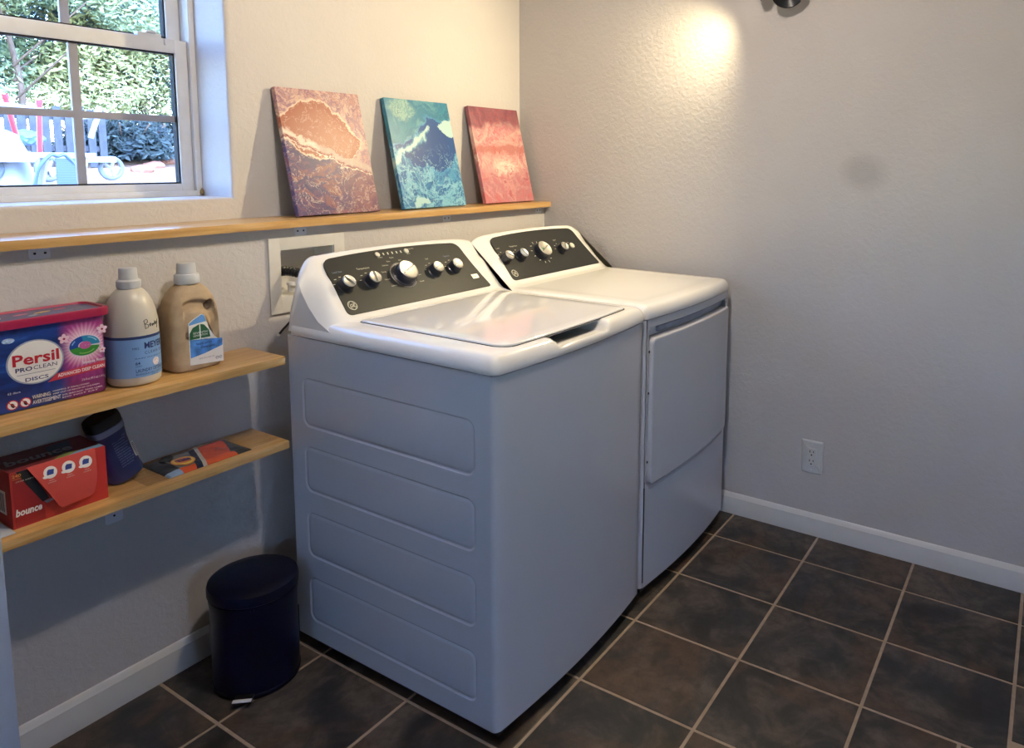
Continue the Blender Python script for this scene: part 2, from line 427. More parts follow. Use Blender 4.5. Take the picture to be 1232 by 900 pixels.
wbx('screw_head', -1.366, 1.378, -1.361, 1.383, .2905, .292, m_steel, .001)
wbx('screw_head', -1.366, 1.60, -1.361, 1.605, .2905, .292, m_steel, .001)
# caulk stain at lower right corner
bm = bmesh.new(); lathe(bm, [(.0005, 0), (.006, .002), (.005, .012), (.0008, .020)], 10, Matrix.Translation((.306, -.018, .004))); obj('old_caulk', bm, simple('stained_caulk', '7b6a4c', .9), win)

# added window behind the camera, never in view, to let in cool fill light
fill_win2 = bpy.data.objects.new('added_fill_window_2', None); C.objects.link(fill_win2); fill_win2.location = (-2.7, YN, 1.15); fill_win2['kind'] = 'structure'
for a, b in (((-.3, -.08, 0), (-.27, -.03, .6)), ((.27, -.08, 0), (.3, -.03, .6)), ((-.27, -.08, 0), (.27, -.03, .03)), ((-.27, -.08, .57), (.27, -.03, .6))): bx('frame_rail', a, b, m_vinyl, fill_win2, .002)
bx('pane', (-.27, -.058, .03), (.27, -.055, .57), m_glass, fill_win2)

fill_win3 = bpy.data.objects.new('added_fill_window_3', None); C.objects.link(fill_win3); fill_win3.location = (XL, -2.4, 1.15); fill_win3['kind'] = 'structure'  # added unseen window on the left, brings blue light to the washer side
for a, b in (((-.08, -.35, 0), (-.03, -.32, .7)), ((-.08, .32, 0), (-.03, .35, .7)), ((-.08, -.32, 0), (-.03, .32, .03)), ((-.08, -.32, .67), (-.03, .32, .7))): bx('frame_rail', a, b, m_vinyl, fill_win3, .002)
bx('pane', (-.058, -.32, .03), (-.055, .32, .67), m_glass, fill_win3)

# door leaf at the left edge of the view
door = bpy.data.objects.new('door_1', None); C.objects.link(door); door.location = (-2.139, -.40, .01); door['kind'] = 'structure'
m_door = simple('door_paint', 'a9b0c0', .45, bump=.1)
dv = Vector((-1, .16, 0)).normalized(); door.rotation_euler = (0, 0, math.atan2(-.16, 1))
bx('door_leaf', (-.76, 0, 0), (0, .036, 2.03), m_door, door, .003)
for z0, z1 in ((.25, .95), (1.1, 1.85)): bx('door_panel', (-.64, -.004, z0), (-.14, .002, z1), m_door, door, .004)
bm = bmesh.new(); lathe(bm, [(.012, 0), (.012, .03), (.028, .045), (.03, .06), (.02, .07)], 24, Matrix.Translation((-.70, 0, .98)) @ Matrix.Rotation(pi/2, 4, 'X')); obj('door_handle', bm, m_metal, door)

# ================================================================== SHELVES
def shelf_board(name, x0, x1, y0, y1, z0, z1, label, parent_loc=None):
    t = thing(name, label, 'shelf', ((x0+x1)/2, y1, z0), group=None)
    bx('board', (x0-(x0+x1)/2, y0-y1, 0), ((x1-x0)/2, 0, z1-z0), m_oak, t, .0015)
    return t
def bracket(t, x, y, z, wd=.04, hh=.027, depth=.12, holes=((-.010, -.014), (.010, -.014))):
    L = t.location; x, y, z = x-L.x, y-L.y, z-L.z
    bm = bmesh.new(); slab(bm, rrect(x-wd/2, z-hh, x+wd/2, z, (.005, .005, .0005, .0005), 4), [(0, 0), (0, .002)], lambda u, v, h: Vector((u, y-h, v)), capb=True)
    box(bm, (x-wd/2, y-depth, z-.002), (x+wd/2, y, z))
    br = obj('bracket', bm, m_steel, t)
    for a, b in holes:
        bm = bmesh.new(); lathe(bm, [(.0028, 0), (.0028, .0006), (.002, .0012)], 12, Matrix.Translation((x+a, y-.002, z+b)) @ Matrix.Rotation(pi/2, 4, 'X')); obj('screw', bm, m_dark, br)
s1 = shelf_board('ledge_shelf', -3.0, -.001, -.036, YU-.001, 1.164, 1.186, 'long oak ledge board under the window carrying the three canvases')
for x in (-1.895, -1.231, -.612, -.045): bracket(s1, x, 0, 1.164, depth=.03)
s2 = shelf_board('wall_shelf', -2.9, -1.4205, -.176, -.001, .8135, .8355, 'oak wall shelf holding the detergent tub and two bottles')
s3 = shelf_board('wall_shelf', -2.9, -1.4165, -.173, -.001, .577, .598, 'lower oak wall shelf holding the red box and flat pouch')
for s, z, xs in ((s2, .8135, (-1.785, -2.4)), (s3, .577, (-1.785, -2.4))):
    for x in xs: bracket(s, x, 0, z, .040, .104, .12, ((0, -.086), (0, -.02)))

# ================================================================== CANVASES
def art(name, kind):
    """poured acrylic: warped noise fields, cells and lacing"""
    k = NM(name, .42); o = k.coord()
    def warp(v, sc, amt, seed, st=(1, 1, 1)):
        n = k.noise(sc, 5, .6, k.mapping(st, (seed, seed*1.7, seed*.3), vec=v), .6); d = k.vadd(n.outputs['Color'], (.5, .5, .5), 'SUBTRACT')
        return k.vadd(v, k.vadd(d, (amt,)*3, 'MULTIPLY'))
    v1 = warp(o, 6, .10, kind*3.1); v2 = warp(v1, 20, .045, kind*5.3+1); v3 = warp(v2, 60, .012, 9+kind)
    sep = k.n('SeparateXYZ'); k.l(v3, sep.inputs[0]); X, Z = sep.outputs[0], sep.outputs[2]       # x 0..0.31, z 0..0.40
    nz = lambda sc, vec=v2, det=5, dist=1.5, off=0: k.noise(sc, det, .6, k.mapping((1, 1, 1), (off, off, off), vec=vec), dist).outputs['Fac']
    def mask(f, a, b): return k.math('DIVIDE', k.math('SUBTRACT', b, f), max(b-a, .0005), True)
    def above(f, a, w=.01): return k.ramp(f, [(a, (0,)*3), (a+w, (1,)*3)])
    def line(f, lvl, w_): return mask(k.math('ABSOLUTE', k.math('SUBTRACT', f, lvl)), w_*.4, w_)
    def blob(cx, cz, rx, rz, vec=v3):
        d = k.vadd(k.vadd(vec, (cx, 0, cz), 'SUBTRACT'), (1/rx, 0, 1/rz), 'MULTIPLY')
        d2 = k.vadd(d, (1, 0, 1), 'MULTIPLY'); L = k.n('VectorMath', operation='LENGTH'); k.l(d2, L.inputs[0]); return L.outputs['Value']
    def steps(f, cols, lo=.3, hi=.7):
        n = len(cols); return k.ramp(f, [(lo+(hi-lo)*i/(n-1), hx(c)) for i, c in enumerate(cols)])
    saw = lambda f, m: k.math('FRACT', k.math('MULTIPLY', f, m))
    if kind == 1:
        up = steps(saw(nz(7), 5), ['8a6a80', 'b08a90', 'd9bda8', 'a07c8c', 'c79c8a', '9a7590'], 0, 1)
        lowv = k.mapping((.5, 1, 1.5), vec=v2)
        low = steps(saw(nz(8, lowv, 6, 2.), 4), ['3b3366', '5a4574', '7c5266', '8c5c60', '6a4870', '453a6c'], 0, 1)
        low2 = steps(nz(9, v2, 5, 2., 4), ['6e4a60', '85535c', '9a6a66', '7a5068'], .35, .65)
        low = k.mix(above(X, .14, .1), low, k.mix(.6, low, low2))
        f = k.math('ADD', Z, k.math('MULTIPLY', X, .45))
        c = k.mix(above(f, .245, .008), low, up)
        B = blob(.125, .270, .125, .090); B2 = blob(.20, .235, .075, .06)
        BB = k.math('MINIMUM', B, B2)
        c = k.mix(mask(BB, 1.02, 1.07), c, hx('ecd9c0')); c = k.mix(mask(BB, .96, .99), c, hx('a8654c')); c = k.mix(mask(BB, .55, .95), c, hx('b37a62'))
        s_ = k.math('SUBTRACT', f, k.math('MULTIPLY', nz(14, v2, 4, 1., 7), .05))
        c = k.mix(line(s_, .238, .014), c, k.mix(above(X, .11, .02), hx('efe4d2'), hx('bfaea4')))
        c = k.mix(k.math('MULTIPLY', line(s_, .222, .004), .9), c, hx('8f4444')); c = k.mix(line(s_, .216, .0035), c, hx('f1e6d4'))
        c = k.mix(k.math('MULTIPLY', line(nz(12, v3, 5, 2., 2), .5, .012), .75), c, hx('e2cdbc'))
    elif kind == 2:
        up = steps(saw(nz(6), 3), ['2f7186', '4a93a0', '3b7f96', '7fb0ac', '5b9ca6'], 0, 1)
        up = k.mix(mask(blob(.07, .36, .075, .045), .8, 1.05), up, steps(saw(nz(11), 5), ['d8d8bc', '6d9a98', 'c4cdb4', '4b7f86'], 0, 1))
        low = steps(saw(nz(7, v2, 5, 2., 3), 3.4), ['1c5590', '3780ae', '6aa8c2', '2a6aa0', 'a9cfd4', '3f8ab2'], 0, 1)
        c = k.mix(above(k.math('SUBTRACT', Z, k.math('MULTIPLY', X, .35)), .215, .012), low, up)
        M_ = k.math('MINIMUM', blob(.225, .235, .10, .10), blob(.12, .205, .11, .04))
        c = k.mix(mask(M_, 1.0, 1.08), c, hx('5a9cc0')); c = k.mix(mask(M_, .95, .99), c, hx('1f558f')); c = k.mix(mask(M_, .4, .9), c, hx('1c4d88'))
        st = k.math('SUBTRACT', Z, k.math('ADD', k.math('MULTIPLY', X, .62), .165)); lim = mask(X, .185, .195)
        c = k.mix(k.math('MULTIPLY', line(st, .0, .018), lim), c, hx('8bbccc')); c = k.mix(k.math('MULTIPLY', line(st, .0, .012), lim), c, hx('efead4'))
        c = k.mix(mask(blob(.300, .300, .060, .030), .9, 1.0), c, hx('ebead6'))
        c = k.mix(k.math('MULTIPLY', line(nz(10, v3, 5, 2., 6), .5, .010), mask(Z, .17, .24)), c, hx('cfe2dc'))
        c = k.mix(mask(blob(.09, .030, .045, .014), .8, 1.0), c, hx('e0e6d6'))
    else:
        mid = steps(saw(nz(6), 3), ['cf9f98', 'd9bdae', 'c28488', 'e0cab8', 'd2a69c'], 0, 1)
        low = steps(saw(nz(8, v2, 5, 2., 3), 3), ['bd5c6a', 'cb8488', 'b9868a', 'd2a6a0', 'a86470'], 0, 1)
        top = steps(saw(nz(7, k.mapping((1, 1, .5), vec=v2), 5, 1.5, 5), 3), ['704350', '84505c', '96646a', '7a4654'], 0, 1)
        c = k.mix(above(Z, .095, .06), low, mid); c = k.mix(above(Z, .300, .035), c, top)
        c = k.mix(k.math('MULTIPLY', line(Z, .222, .02), .8), c, hx('b9786c'))
        W_ = blob(.165, .150, .075, .045); c = k.mix(k.math('MULTIPLY', mask(W_, .5, 1.1), k.ramp(nz(16, v3, 5, 2., 1), [(.42, (0,)*3), (.5, (.9,)*3)])), c, hx('f4e8d4'))
        c = k.mix(k.math('MULTIPLY', line(nz(11, v3, 5, 2., 2), .5, .012), .7), c, hx('c4565c'))
    c = k.mix(1, c, {1: (.84, .76, .80), 2: (.50, .74, .90), 3: (.88, .76, .80)}[kind], 'MULTIPLY')
    k.color(c); fine = k.noise(900, 1); k.bump(fine.outputs['Fac'], .10, .001); return k.m
m_cback = simple('raw_canvas_edge', '6b6f80', .8)
def canvas(x0, x1, label, mat, edge):
    H = .398; W_ = x1-x0; tilt = math.asin((.115-.02)/H)
    t = thing('canvas_painting', label, 'painting', (x0, .02, 1.1912))
    t.rotation_euler = (-tilt, 0, 0)
    bm = bmesh.new(); box(bm, (0, 0, 0), (W_, .018, H), .002, 3)
    obj('stretched_canvas', bm, mat, t)
    bx('stretcher_frame', (.004, .0185, .004), (.03, .021, H-.004), m_cback, t); bx('stretcher_frame', (W_-.03, .0185, .004), (W_-.004, .021, H-.004), m_cback, t)
    bx('stretcher_frame', (.03, .0185, .004), (W_-.03, .021, .03), m_cback, t); bx('stretcher_frame', (.03, .0185, H-.03), (W_-.03, .021, H-.004), m_cback, t)
canvas(-1.218, -.906, 'copper and purple poured-paint canvas leaning on the ledge nearest the window', art('poured_paint_copper', 1), None)
canvas(-.795, -.479, 'blue and white poured-paint canvas leaning between two reddish canvases', art('poured_paint_blue', 2), None)
canvas(-.362, -.048, 'pink and cream poured-paint canvas leaning beside the room corner', art('poured_paint_pink', 3), None)

# ================================================================== WASHER AND DRYER
BOW = .020
def yf(x, W_, D, bow=BOW): t = (x-W_/2)/(W_/2); return -D-bow*(1-min(1, t*t))
def cabinet_outline(W_, D, r=.014):
    """plan outline ccw starting back-left: x 0..W, y 0..-D, bowed front"""
    o = [(0, 0)]
    o += [(0, -D+r)]
    for k in range(1, 6): a = pi+pi/2*k/6; o.append((r+r*cos(a), -D+r+r*sin(a)))
    for k in range(0, 25):
        x = r+(W_-2*r)*k/24; o.append((x, yf(x, W_, D)+ (yf(0, W_, D)-yf(r, W_, D))*(1 if 0 else 0)))
    for k in range(1, 6): a = 3*pi/2+pi/2*k/6; o.append((W_-r+r*cos(a), -D+r+r*sin(a)))
    o += [(W_, -D+r), (W_, 0)]
    return o
def appliance_cabinet(t, W_, D, z0, z1, recess=True, door=None):
    o = cabinet_outline(W_, D); n = len(o); bm = bmesh.new()
    lo = [bm.verts.new((x, y, z0)) for x, y in o]; hi = [bm.verts.new((x, y, z1)) for x, y in o]
    for i in range(n):
        if recess and i == 0: continue                   # left side gets the embossed panel
        if door and 6 <= i < 6+24: continue              # front gets the door recess
        j = (i+1) % n; bm.faces.new((lo[i], lo[j], hi[j], hi[i]))
    bm.faces.new(lo[::-1]); bm.faces.new(hi)
    if recess:
        ya, yb = -D+.014, 0
        outer = [bm.verts.new((0, y, z)) for y, z in ((ya, z0), (yb, z0), (yb, z1), (ya, z1))]
        edges = [bm.edges.new((outer[i], outer[(i+1) % 4])) for i in range(4)]
        for (za, zb_) in ((.090, .221), (.280, .410), (.467, .597), (.650, .786)):
            ol = rrect(-D+.058, za, -.052, zb_, .026, 6)
            v0 = [bm.verts.new((0, y, z)) for y, z in ol]
            ee = [bm.edges.new((v0[i], v0[(i+1) % len(v0)])) for i in range(len(v0))]; edges += ee
            prev = v0
            for d, h in ((.0022, .0022), (.0050, .0030), (.0078, .0022), (.0105, .0008), (.014, .0004)):
                r = [bm.verts.new((h, y, z)) for y, z in inset(ol, d)]
                for i in range(len(r)): bm.faces.new((prev[i], prev[(i+1) % len(r)], r[(i+1) % len(r)], r[i]))
                prev = r
            bm.faces.new(prev)
        bmesh.ops.triangle_fill(bm, use_beauty=True, use_dissolve=False, edges=edges)
    if door:
        dx0, dz0, dx1, dz1 = door; xs = sorted({*[.014+(W_-.028)*k/24 for k in range(25)]}); r = .022
        nx, nz = 90, 130; ux = [.014+(W_-.028)*k/nx for k in range(nx+1)]; uz = [z0+(z1-z0)*k/nz for k in range(nz+1)]
        for a in (dx0, dx1): 
            for q in (-.0015, .0015): ux[min(range(1, nx), key=lambda i: abs(ux[i]-a-q))] = a+q
        for a in (dz0, dz1):
            for q in (-.0015, .0015): uz[min(range(1, nz), key=lambda i: abs(uz[i]-a-q))] = a+q
        ux.sort(); uz.sort()
        def sd(x, z):
            qx, qz = abs(x-(dx0+dx1)/2)-(dx1-dx0)/2+r, abs(z-(dz0+dz1)/2)-(dz1-dz0)/2+r
            return math.hypot(max(qx, 0), max(qz, 0))+min(max(qx, qz), 0)-r
        def dep(x, z):
            s = sd(x, z); t_ = max(0, min(1, (.0008-s)/.0016)); return .026*t_
        gv = [[bm.verts.new((x, yf(x, W_, D)+dep(x, z), z)) for x in ux] for z in uz]
        for a in range(nz):
            for b in range(nx): bm.faces.new((gv[a][b], gv[a][b+1], gv[a+1][b+1], gv[a+1][b]))
    ob = obj('cabinet', bm, m_enamel, t, angle=30)
    # recessed black plinth and feet
    bm = bmesh.new(); box(bm, (.02, -D+.012, .012), (W_-.02, -.02, z0+.002)); obj('plinth', bm, m_black, t)
    for x in (.06, W_-.06):
        for y in (-.06, -D+.06):
            bm = bmesh.new(); lathe(bm, [(.02, 0), (.022, .004), (.02, .012), (.012, .016), (.012, .034)], 16, Matrix.Translation((x, y, 0))); obj('foot', bm, m_black, t)

def top_cover(t, W_, D, z0, z1, lid, scoop=None, name='top_cover'):
    """moulded cover as stacked outlines from the outer skirt up to the lid opening"""
    per = []
    r = .022; N = 60
    # outline function with inset d
    def outline(d, rr):
        o = []; r_ = max(.004, rr)
        def front(x): return yf(x, W_, D)-.004+d
        xa, xb = -.003+d, W_+.003-d; yb = -.02-0*d
        for k in range(12): o.append((xa, yb+(front(0)+r_-yb)*k/12))
        for k in range(8): a = pi+pi/2*k/8; o.append((xa+r_+r_*cos(a), front(xa+r_)+r_+r_*sin(a)))
        for k in range(N+1): x = xa+r_+(xb-xa-2*r_)*k/N; o.append((x, front(x)))
        for k in range(1, 9): a = 3*pi/2+pi/2*k/8; o.append((xb-r_+r_*cos(a), front(xb-r_)+r_+r_*sin(a)))
        for k in range(1, 13): o.append((xb, (front(0)+r_)+(yb-(front(0)+r_))*k/12))
        return o
    H = z1-z0
    lv = [(0.010, z0+.000), (.0, z0), (-.0008, z0+.006), (.0, z0+.014), (.002, z0+.022), (.006, z0+H*.72), (.011, z0+H*.87), (.018, z0+H*.965), (.026, z1), (.038, z1+.001), (.05, z1+.0015), (.062, z1+.0015), (.075, z1+.001), (.1, z1+.001)]
    def sm(a, b, x): q = max(0, min(1, (x-a)/(b-a))); return q*q*(3-2*q)
    bm = bmesh.new(); prev = None
    for d, z in lv:
        row = []
        for x, y in outline(d, r-d*.25):
            zz = z
            if scoop:
                s0, s1, dz = scoop; fx = sm(s0-.004, s0+.022, x)*(1-sm(s1-.022, s1+.004, x))
                fy = sm(-D-BOW-.006, -D-BOW+.016, y)*(1 if y < -D*.75 else 0)
                zz = z-fx*fy*dz*(1 if z > z0+.02 else 0)
            row.append(bm.verts.new((x, y, zz)))
        if prev:
            for i in range(len(row)-1): bm.faces.new((prev[i], prev[i+1], row[i+1], row[i]))
        prev = row
    bm.faces.new(prev); bm.faces.new([v for v in [*[]]]) if False else None
    bmesh.ops.triangulate(bm, faces=[f for f in bm.faces if len(f.verts) > 4])
    obj(name, bm, m_plastic, t, angle=50)

def console(t, W_, yback, ztop, zbase, panel_zbot, end=.07, el=1., er=.12):
    """control housing lofted along x; returns panel frame (origin, v, n)"""
    cen = [(0, -.04), (0, .05), (-.001, .12), (-.005, .150), (-.014, .162), (-.026, .163), (-.036, .156)]
    p0, p1 = Vector((-.036, .156)), Vector((-.168, .008))
    cen += [tuple(p0+(p1-p0)*k/7) for k in range(1, 8)] + [(-.180, .000), (-.200, -.003), (-.215, -.006)]
    endp = [(0, -.04), (-.013, .02), (-.030, .065), (-.041, .090), (-.047, .094), (-.052, .090), (-.056, .083)]
    endp += [(-.060, .072), (-.072, .053), (-.086, .035), (-.104, .016), (-.124, -.001), (-.148, -.015), (-.170, -.023)] + [(-.190, -.028), (-.208, -.032), (-.222, -.037)]
    st = []
    for q in (0, .002, .005, .009, .014, .02, .027, .035, .043, .052, .062, end): st.append(q)
    xs = st + [end+(W_-2*end)*k/12 for k in range(1, 12)] + [W_-q for q in reversed(st)]
    bm = bmesh.new(); prev = None; first = None
    for x in xs:
        q = min(x, W_-x); e = 1-min(1, q/end); e = (e**1.9)*(el if x < W_/2 else er); cr = -.010*(abs(x-W_/2)/(W_/2))**2
        row = []
        for (a, b) in zip(cen, endp):
            y, z = a[0]+(b[0]-a[0])*e, a[1]+(b[1]-a[1])*e
            if a[1] > .1: z += cr*(1-e)
            row.append(bm.verts.new((x, yback+y, zbase+z)))
        if prev:
            for i in range(len(row)-1): bm.faces.new((prev[i], prev[i+1], row[i+1], row[i]))
        else: first = row
        prev = row
    bm.faces.new(first); bm.faces.new(prev[::-1])
    bmesh.ops.triangulate(bm, faces=[f for f in bm.faces if len(f.verts) > 4])
    hs = obj('control_housing', bm, m_plastic, t, angle=55)
    o = Vector((0, yback+p0.x, zbase+p0.y)); v = Vector((0, p0.x-p1.x, p0.y-p1.y)).normalized(); n = Vector((0, -v.z, v.y))
    o2 = Vector((0, yback+p1.x, zbase+p1.y))
    L = (p1-p0).length
    return plane(o2, (1, 0, 0), v, n), L, hs       # u along x, v up the slope from its foot

def panel_plate(t, P, L, xa0, xa1, xb0, xb1):
    """dark control panel: foot from xa0..xa1, crowned top from xb0..xb1"""
    o = []
    def corner(p, a, b, r, n=6):
        p, a, b = Vector(p), Vector(a), Vector(b); s, e = p+(a-p).normalized()*r, p+(b-p).normalized()*r
        return [tuple(s*(1-k/n)**2+p*2*(1-k/n)*(k/n)+e*(k/n)**2) for k in range(n+1)]
    bl, br, tr, tl = (xa0, .002), (xa1, .002), (xb1, L-.013), (xb0, L-.013)
    top = [(xb1+(xb0-xb1)*k/12, L-.013+.011*(1-((k-6)/6)**2)) for k in range(13)]
    lb = [(xb0+(xa0-xb0)*s**.8, (L-.013)*(1-s)+.002*s) for s in (.25, .5, .75)]
    rb = [(xb1+(xa1-xb1)*s**1.6, (L-.013)*(1-s)+.002*s) for s in (.25, .5, .75)]
    o += corner(bl, lb[2], br, .018) + corner(br, bl, rb[2], .012) + rb[::-1] + corner(tr, rb[0], top[1], .03) + top[2:-2] + corner(tl, top[-2], lb[0], .03) + lb
    bm = bmesh.new(); slab(bm, o, [(0, -.004), (0, .0008), (.0008, .0014)], P)
    bmesh.ops.triangulate(bm, faces=[f for f in bm.faces if len(f.verts) > 4])
    return obj('control_panel', bm, m_panel, t, smooth=False)
def frame(P, u, v, h=0):
    o = P(u, v, h); X = (P(u+1, v, h)-o); Y = (P(u, v+1, h)-o); Z = (P(u, v, h+1)-o)
    m = Matrix((X, Y, Z)).transposed().to_4x4(); m.translation = o; return m
def knob(t, P, u, v, r, h, ang, big=False, led=None):
    Mx = frame(P, u, v, .0014)
    bm = bmesh.new(); lathe(bm, [(r*1.16, 0), (r*1.16, .002), (r*1.02, .004), (r*1.0, h*.55), (r*.95, h*.92), (r*.90, h)], 36, Mx)
    k_ = obj('knob', bm, m_knob, t)
    bm = bmesh.new(); lathe(bm, [(r*.93, h-.001), (r*.93, h+.0008), (r*.86, h+.0022), (r*.80, h+.0016)], 36, Mx); obj('knob_cap', bm, m_metal, k_)
    bm = bmesh.new()
    box(bm, (-.0016, -r*.80, h+.001), (.0016, r*.80, h+.0046), .0006); bmesh.ops.transform(bm, matrix=Mx @ Matrix.Rotation(ang, 4, 'Z'), verts=bm.verts); obj('knob_pointer', bm, m_chrome, k_)
    if big:
        bm = bmesh.new(); lathe(bm, [(r*1.30, 0), (r*1.32, .0012), (r*1.24, .0022), (r*1.16, .001)], 40, Mx); obj('knob_ring', bm, m_chrome, k_)
    if led:
        bm = bmesh.new(); lathe(bm, [(.003, h), (.003, h+.0035), (.002, h+.004)], 12, Mx @ Matrix.Translation((-r*.45, -r*.05, 0))); obj('indicator', bm, simple('green_mark', '2fae78', .4), k_)
    return k_
def tick(P, u, v, w_, h_, mat, t, rot=0):
    return ngon('mark', [(u+a*cos(rot)-b*sin(rot), v+a*sin(rot)+b*cos(rot)) for a, b in ((-w_/2, -h_/2), (w_/2, -h_/2), (w_/2, h_/2), (-w_/2, h_/2))], P, mat, t, h=.0019)
def ring_flat(P, u, v, r0, r1, mat, t, name='emblem', h=.0019, n=32):
    bm = bmesh.new(); a = [bm.verts.new(P(u+r0*cos(2*pi*i/n), v+r0*sin(2*pi*i/n), h)) for i in range(n)]; b = [bm.verts.new(P(u+r1*cos(2*pi*i/n), v+r1*sin(2*pi*i/n), h)) for i in range(n)]
    for i in range(n): bm.faces.new((a[i], a[(i+1) % n], b[(i+1) % n], b[i]))
    return obj(name, bm, mat, t, smooth=False)
def emblem(t, P, u, v, r=.0145):
    e = ring_flat(P, u, v, r, r*.86, m_print, t)
    lettering([('GE', u-.001, v-.0048, .0098, dict(al='CENTER', shear=.25, bold=.03))], P, m_print, e, h=.0020)
    for q in range(4):
        a = q*pi/2+.4; pts = [(u+r*.72*cos(a+s*.9), v+r*.72*sin(a+s*.9)) for s in [k/6 for k in range(7)]]
        bm = bmesh.new(); tube(bm, [P(x, y, .0019) for x, y in pts], .0005, 6); obj('flourish', bm, m_print, e)

# ---- washer
WW, WD = .6865, .716
wa = thing('washing_machine', 'white top-loading washing machine with a flat lid and side embossing, left of the dryer', 'washing machine', (-1.411, -.177, 0))
appliance_cabinet(wa, WW, WD, .037, .894, True)
bm = bmesh.new(); box(bm, (.006, -WD+.012, .890), (WW-.006, -.03, .8985)); obj('cover_gap', bm, m_dark, wa)
top_cover(wa, WW, WD, .8975, .940, None, scoop=(.215, .462, .028))
# lid
lx0, ly0, lx1, ly1 = .069, -WD+.030, .622, -.205
def lid_y(u, v): return v-BOW*.7*(1-((u-WW/2)/(WW/2))**2)*max(0, (-v-.2)/(.5))
flat = lambda u, v, h: Vector((u, lid_y(u, v), h))
lo_ = resample(rrect(lx0, ly0, lx1, ly1, (.035, .02, .01, .01), 6), .03)
bm = bmesh.new(); slab(bm, [(a, b) for a, b in inset(lo_, -.0028)], [(0, .9405), (0, .9422)], flat, rings=5); obj('lid_seam', bm, m_dark, wa)
bm = bmesh.new(); slab(bm, lo_, [(.004, .9362), (0, .938), (0, .9445), (.0015, .9462), (.005, .947)], flat, rings=8, capb=False); obj('lid', bm, m_lid, wa, angle=60)
P, L, hs = console(wa, WW, -.004, 0, .9445, 0)
panel_plate(wa, P, L, .062, .640, .076, .606)
KV = .092
for u, r, a in ((.101, .0205, .6), (.190, .0205, -.1), (.314, .034, -1.15), (.438, .0205, -1.2), (.524, .0205, -1.2)):
    knob(wa, P, u, KV+(.004 if r > .03 else 0), r, .026 if r < .03 else .030, a, big=r > .03)
for u, s in ((.101, 'Load Size'), (.190, 'Temperature'), (.438, 'Soil'), (.524, 'Options')):
    lettering([(s, u, KV+.045, .006, dict(al='CENTER'))], P, m_print if s in ('Temperature', 'Soil') else m_printb, wa, h=.0019)
for u in (.101, .190, .438, .524):
    for k_ in range(5):
        a = radians(160-35*k_); tick(P, u+.031*cos(a), KV+.031*sin(a), .007, .0018, m_print, wa)
for k_ in range(10):
    a = radians(215-28*k_); lettering([(('Cottons', 'Normal', 'Casuals', 'Delicates', 'Rinse', 'Spin', 'Drain', 'Soak', 'Jeans', 'Towels')[k_], .314+.056*cos(a)+(-.018 if cos(a) < 0 else .0), KV+.004+.054*sin(a), .0045)], P, m_print, wa, h=.0019)
lettering([('Status', .262, .166, .005), ('Start', .374, .166, .005), ('Hold 3 Sec', .388, .183, .004), ('Cycle', .302, .160, .005)], P, m_print, wa, h=.0019)
for u in (.265, .378):
    bm = bmesh.new(); lathe(bm, [(.0085, 0), (.0085, .0025), (.007, .004)], 20, frame(P, u, .178, .0014)); obj('button', bm, m_print, wa)
for k_ in range(5): tick(P, .289+.017*k_, .1785, .004, .008, m_print, wa)
emblem(wa, P, .090, .030)
bd = ngon('badge', [(.579, .040), (.607, .040), (.607, .056), (.579, .056)], P, m_metal, wa, h=.0022)
lettering([('HE', .582, .044, .008, dict(w=.018))], P, m_panel, bd, h=.0028)
# ---- dryer
DW, DD = .6565, .716
dr = thing('clothes_dryer', 'white front-loading clothes dryer with a flat drop door, between washer and right wall', 'dryer', (-.7158, -.177, 0))
DOOR = (.027, .362, .646, .868)
appliance_cabinet(dr, DW, DD, .037, .894, False, DOOR)
bm = bmesh.new(); box(bm, (.006, -DD+.012, .890), (DW-.006, -.03, .8985)); obj('cover_gap', bm, m_dark, dr)
top_cover(dr, DW, DD, .8975, .938, None)
P2, L2, hs2 = console(dr, DW, -.004, 0, .9445, 0, el=.30, er=.4)
panel_plate(dr, P2, L2, .062, .620, .074, .585)
for u, r, a in ((.090, .0195, .9), (.172, .0195, .3), (.302, .034, -1.15), (.427, .0195, -.6)):
    knob(dr, P2, u, KV+(.004 if r > .03 else 0), r, .026 if r < .03 else .026, a, led=r > .03)
for u, s in ((.085, 'Level'), (.172, 'Temperature'), (.427, 'Signal')):
    lettering([(s, u, KV+.045, .006, dict(al='CENTER'))], P2, m_print, dr, h=.0019)
for u in (.090, .172, .427):
    for k_ in range(4):
        a = radians(165-35*k_); tick(P2, u+.030*cos(a), KV+.030*sin(a), .007, .0018, m_print, dr)
for k_ in range(12):
    a = radians(225-30*k_); tick(P2, .302+.048*cos(a), KV+.004+.046*sin(a), .009, .0022, m_print, dr, a if k_ % 3 else 0)
lettering([('Start', .495, KV+.026, .005)], P2, m_print, dr, h=.0019)
bm = bmesh.new(); lathe(bm, [(.0125, 0), (.0125, .004), (.0105, .006)], 24, frame(P2, .512, KV+.010, .0014)); obj('button', bm, m_print, dr)
emblem(dr, P2, .090, .030)
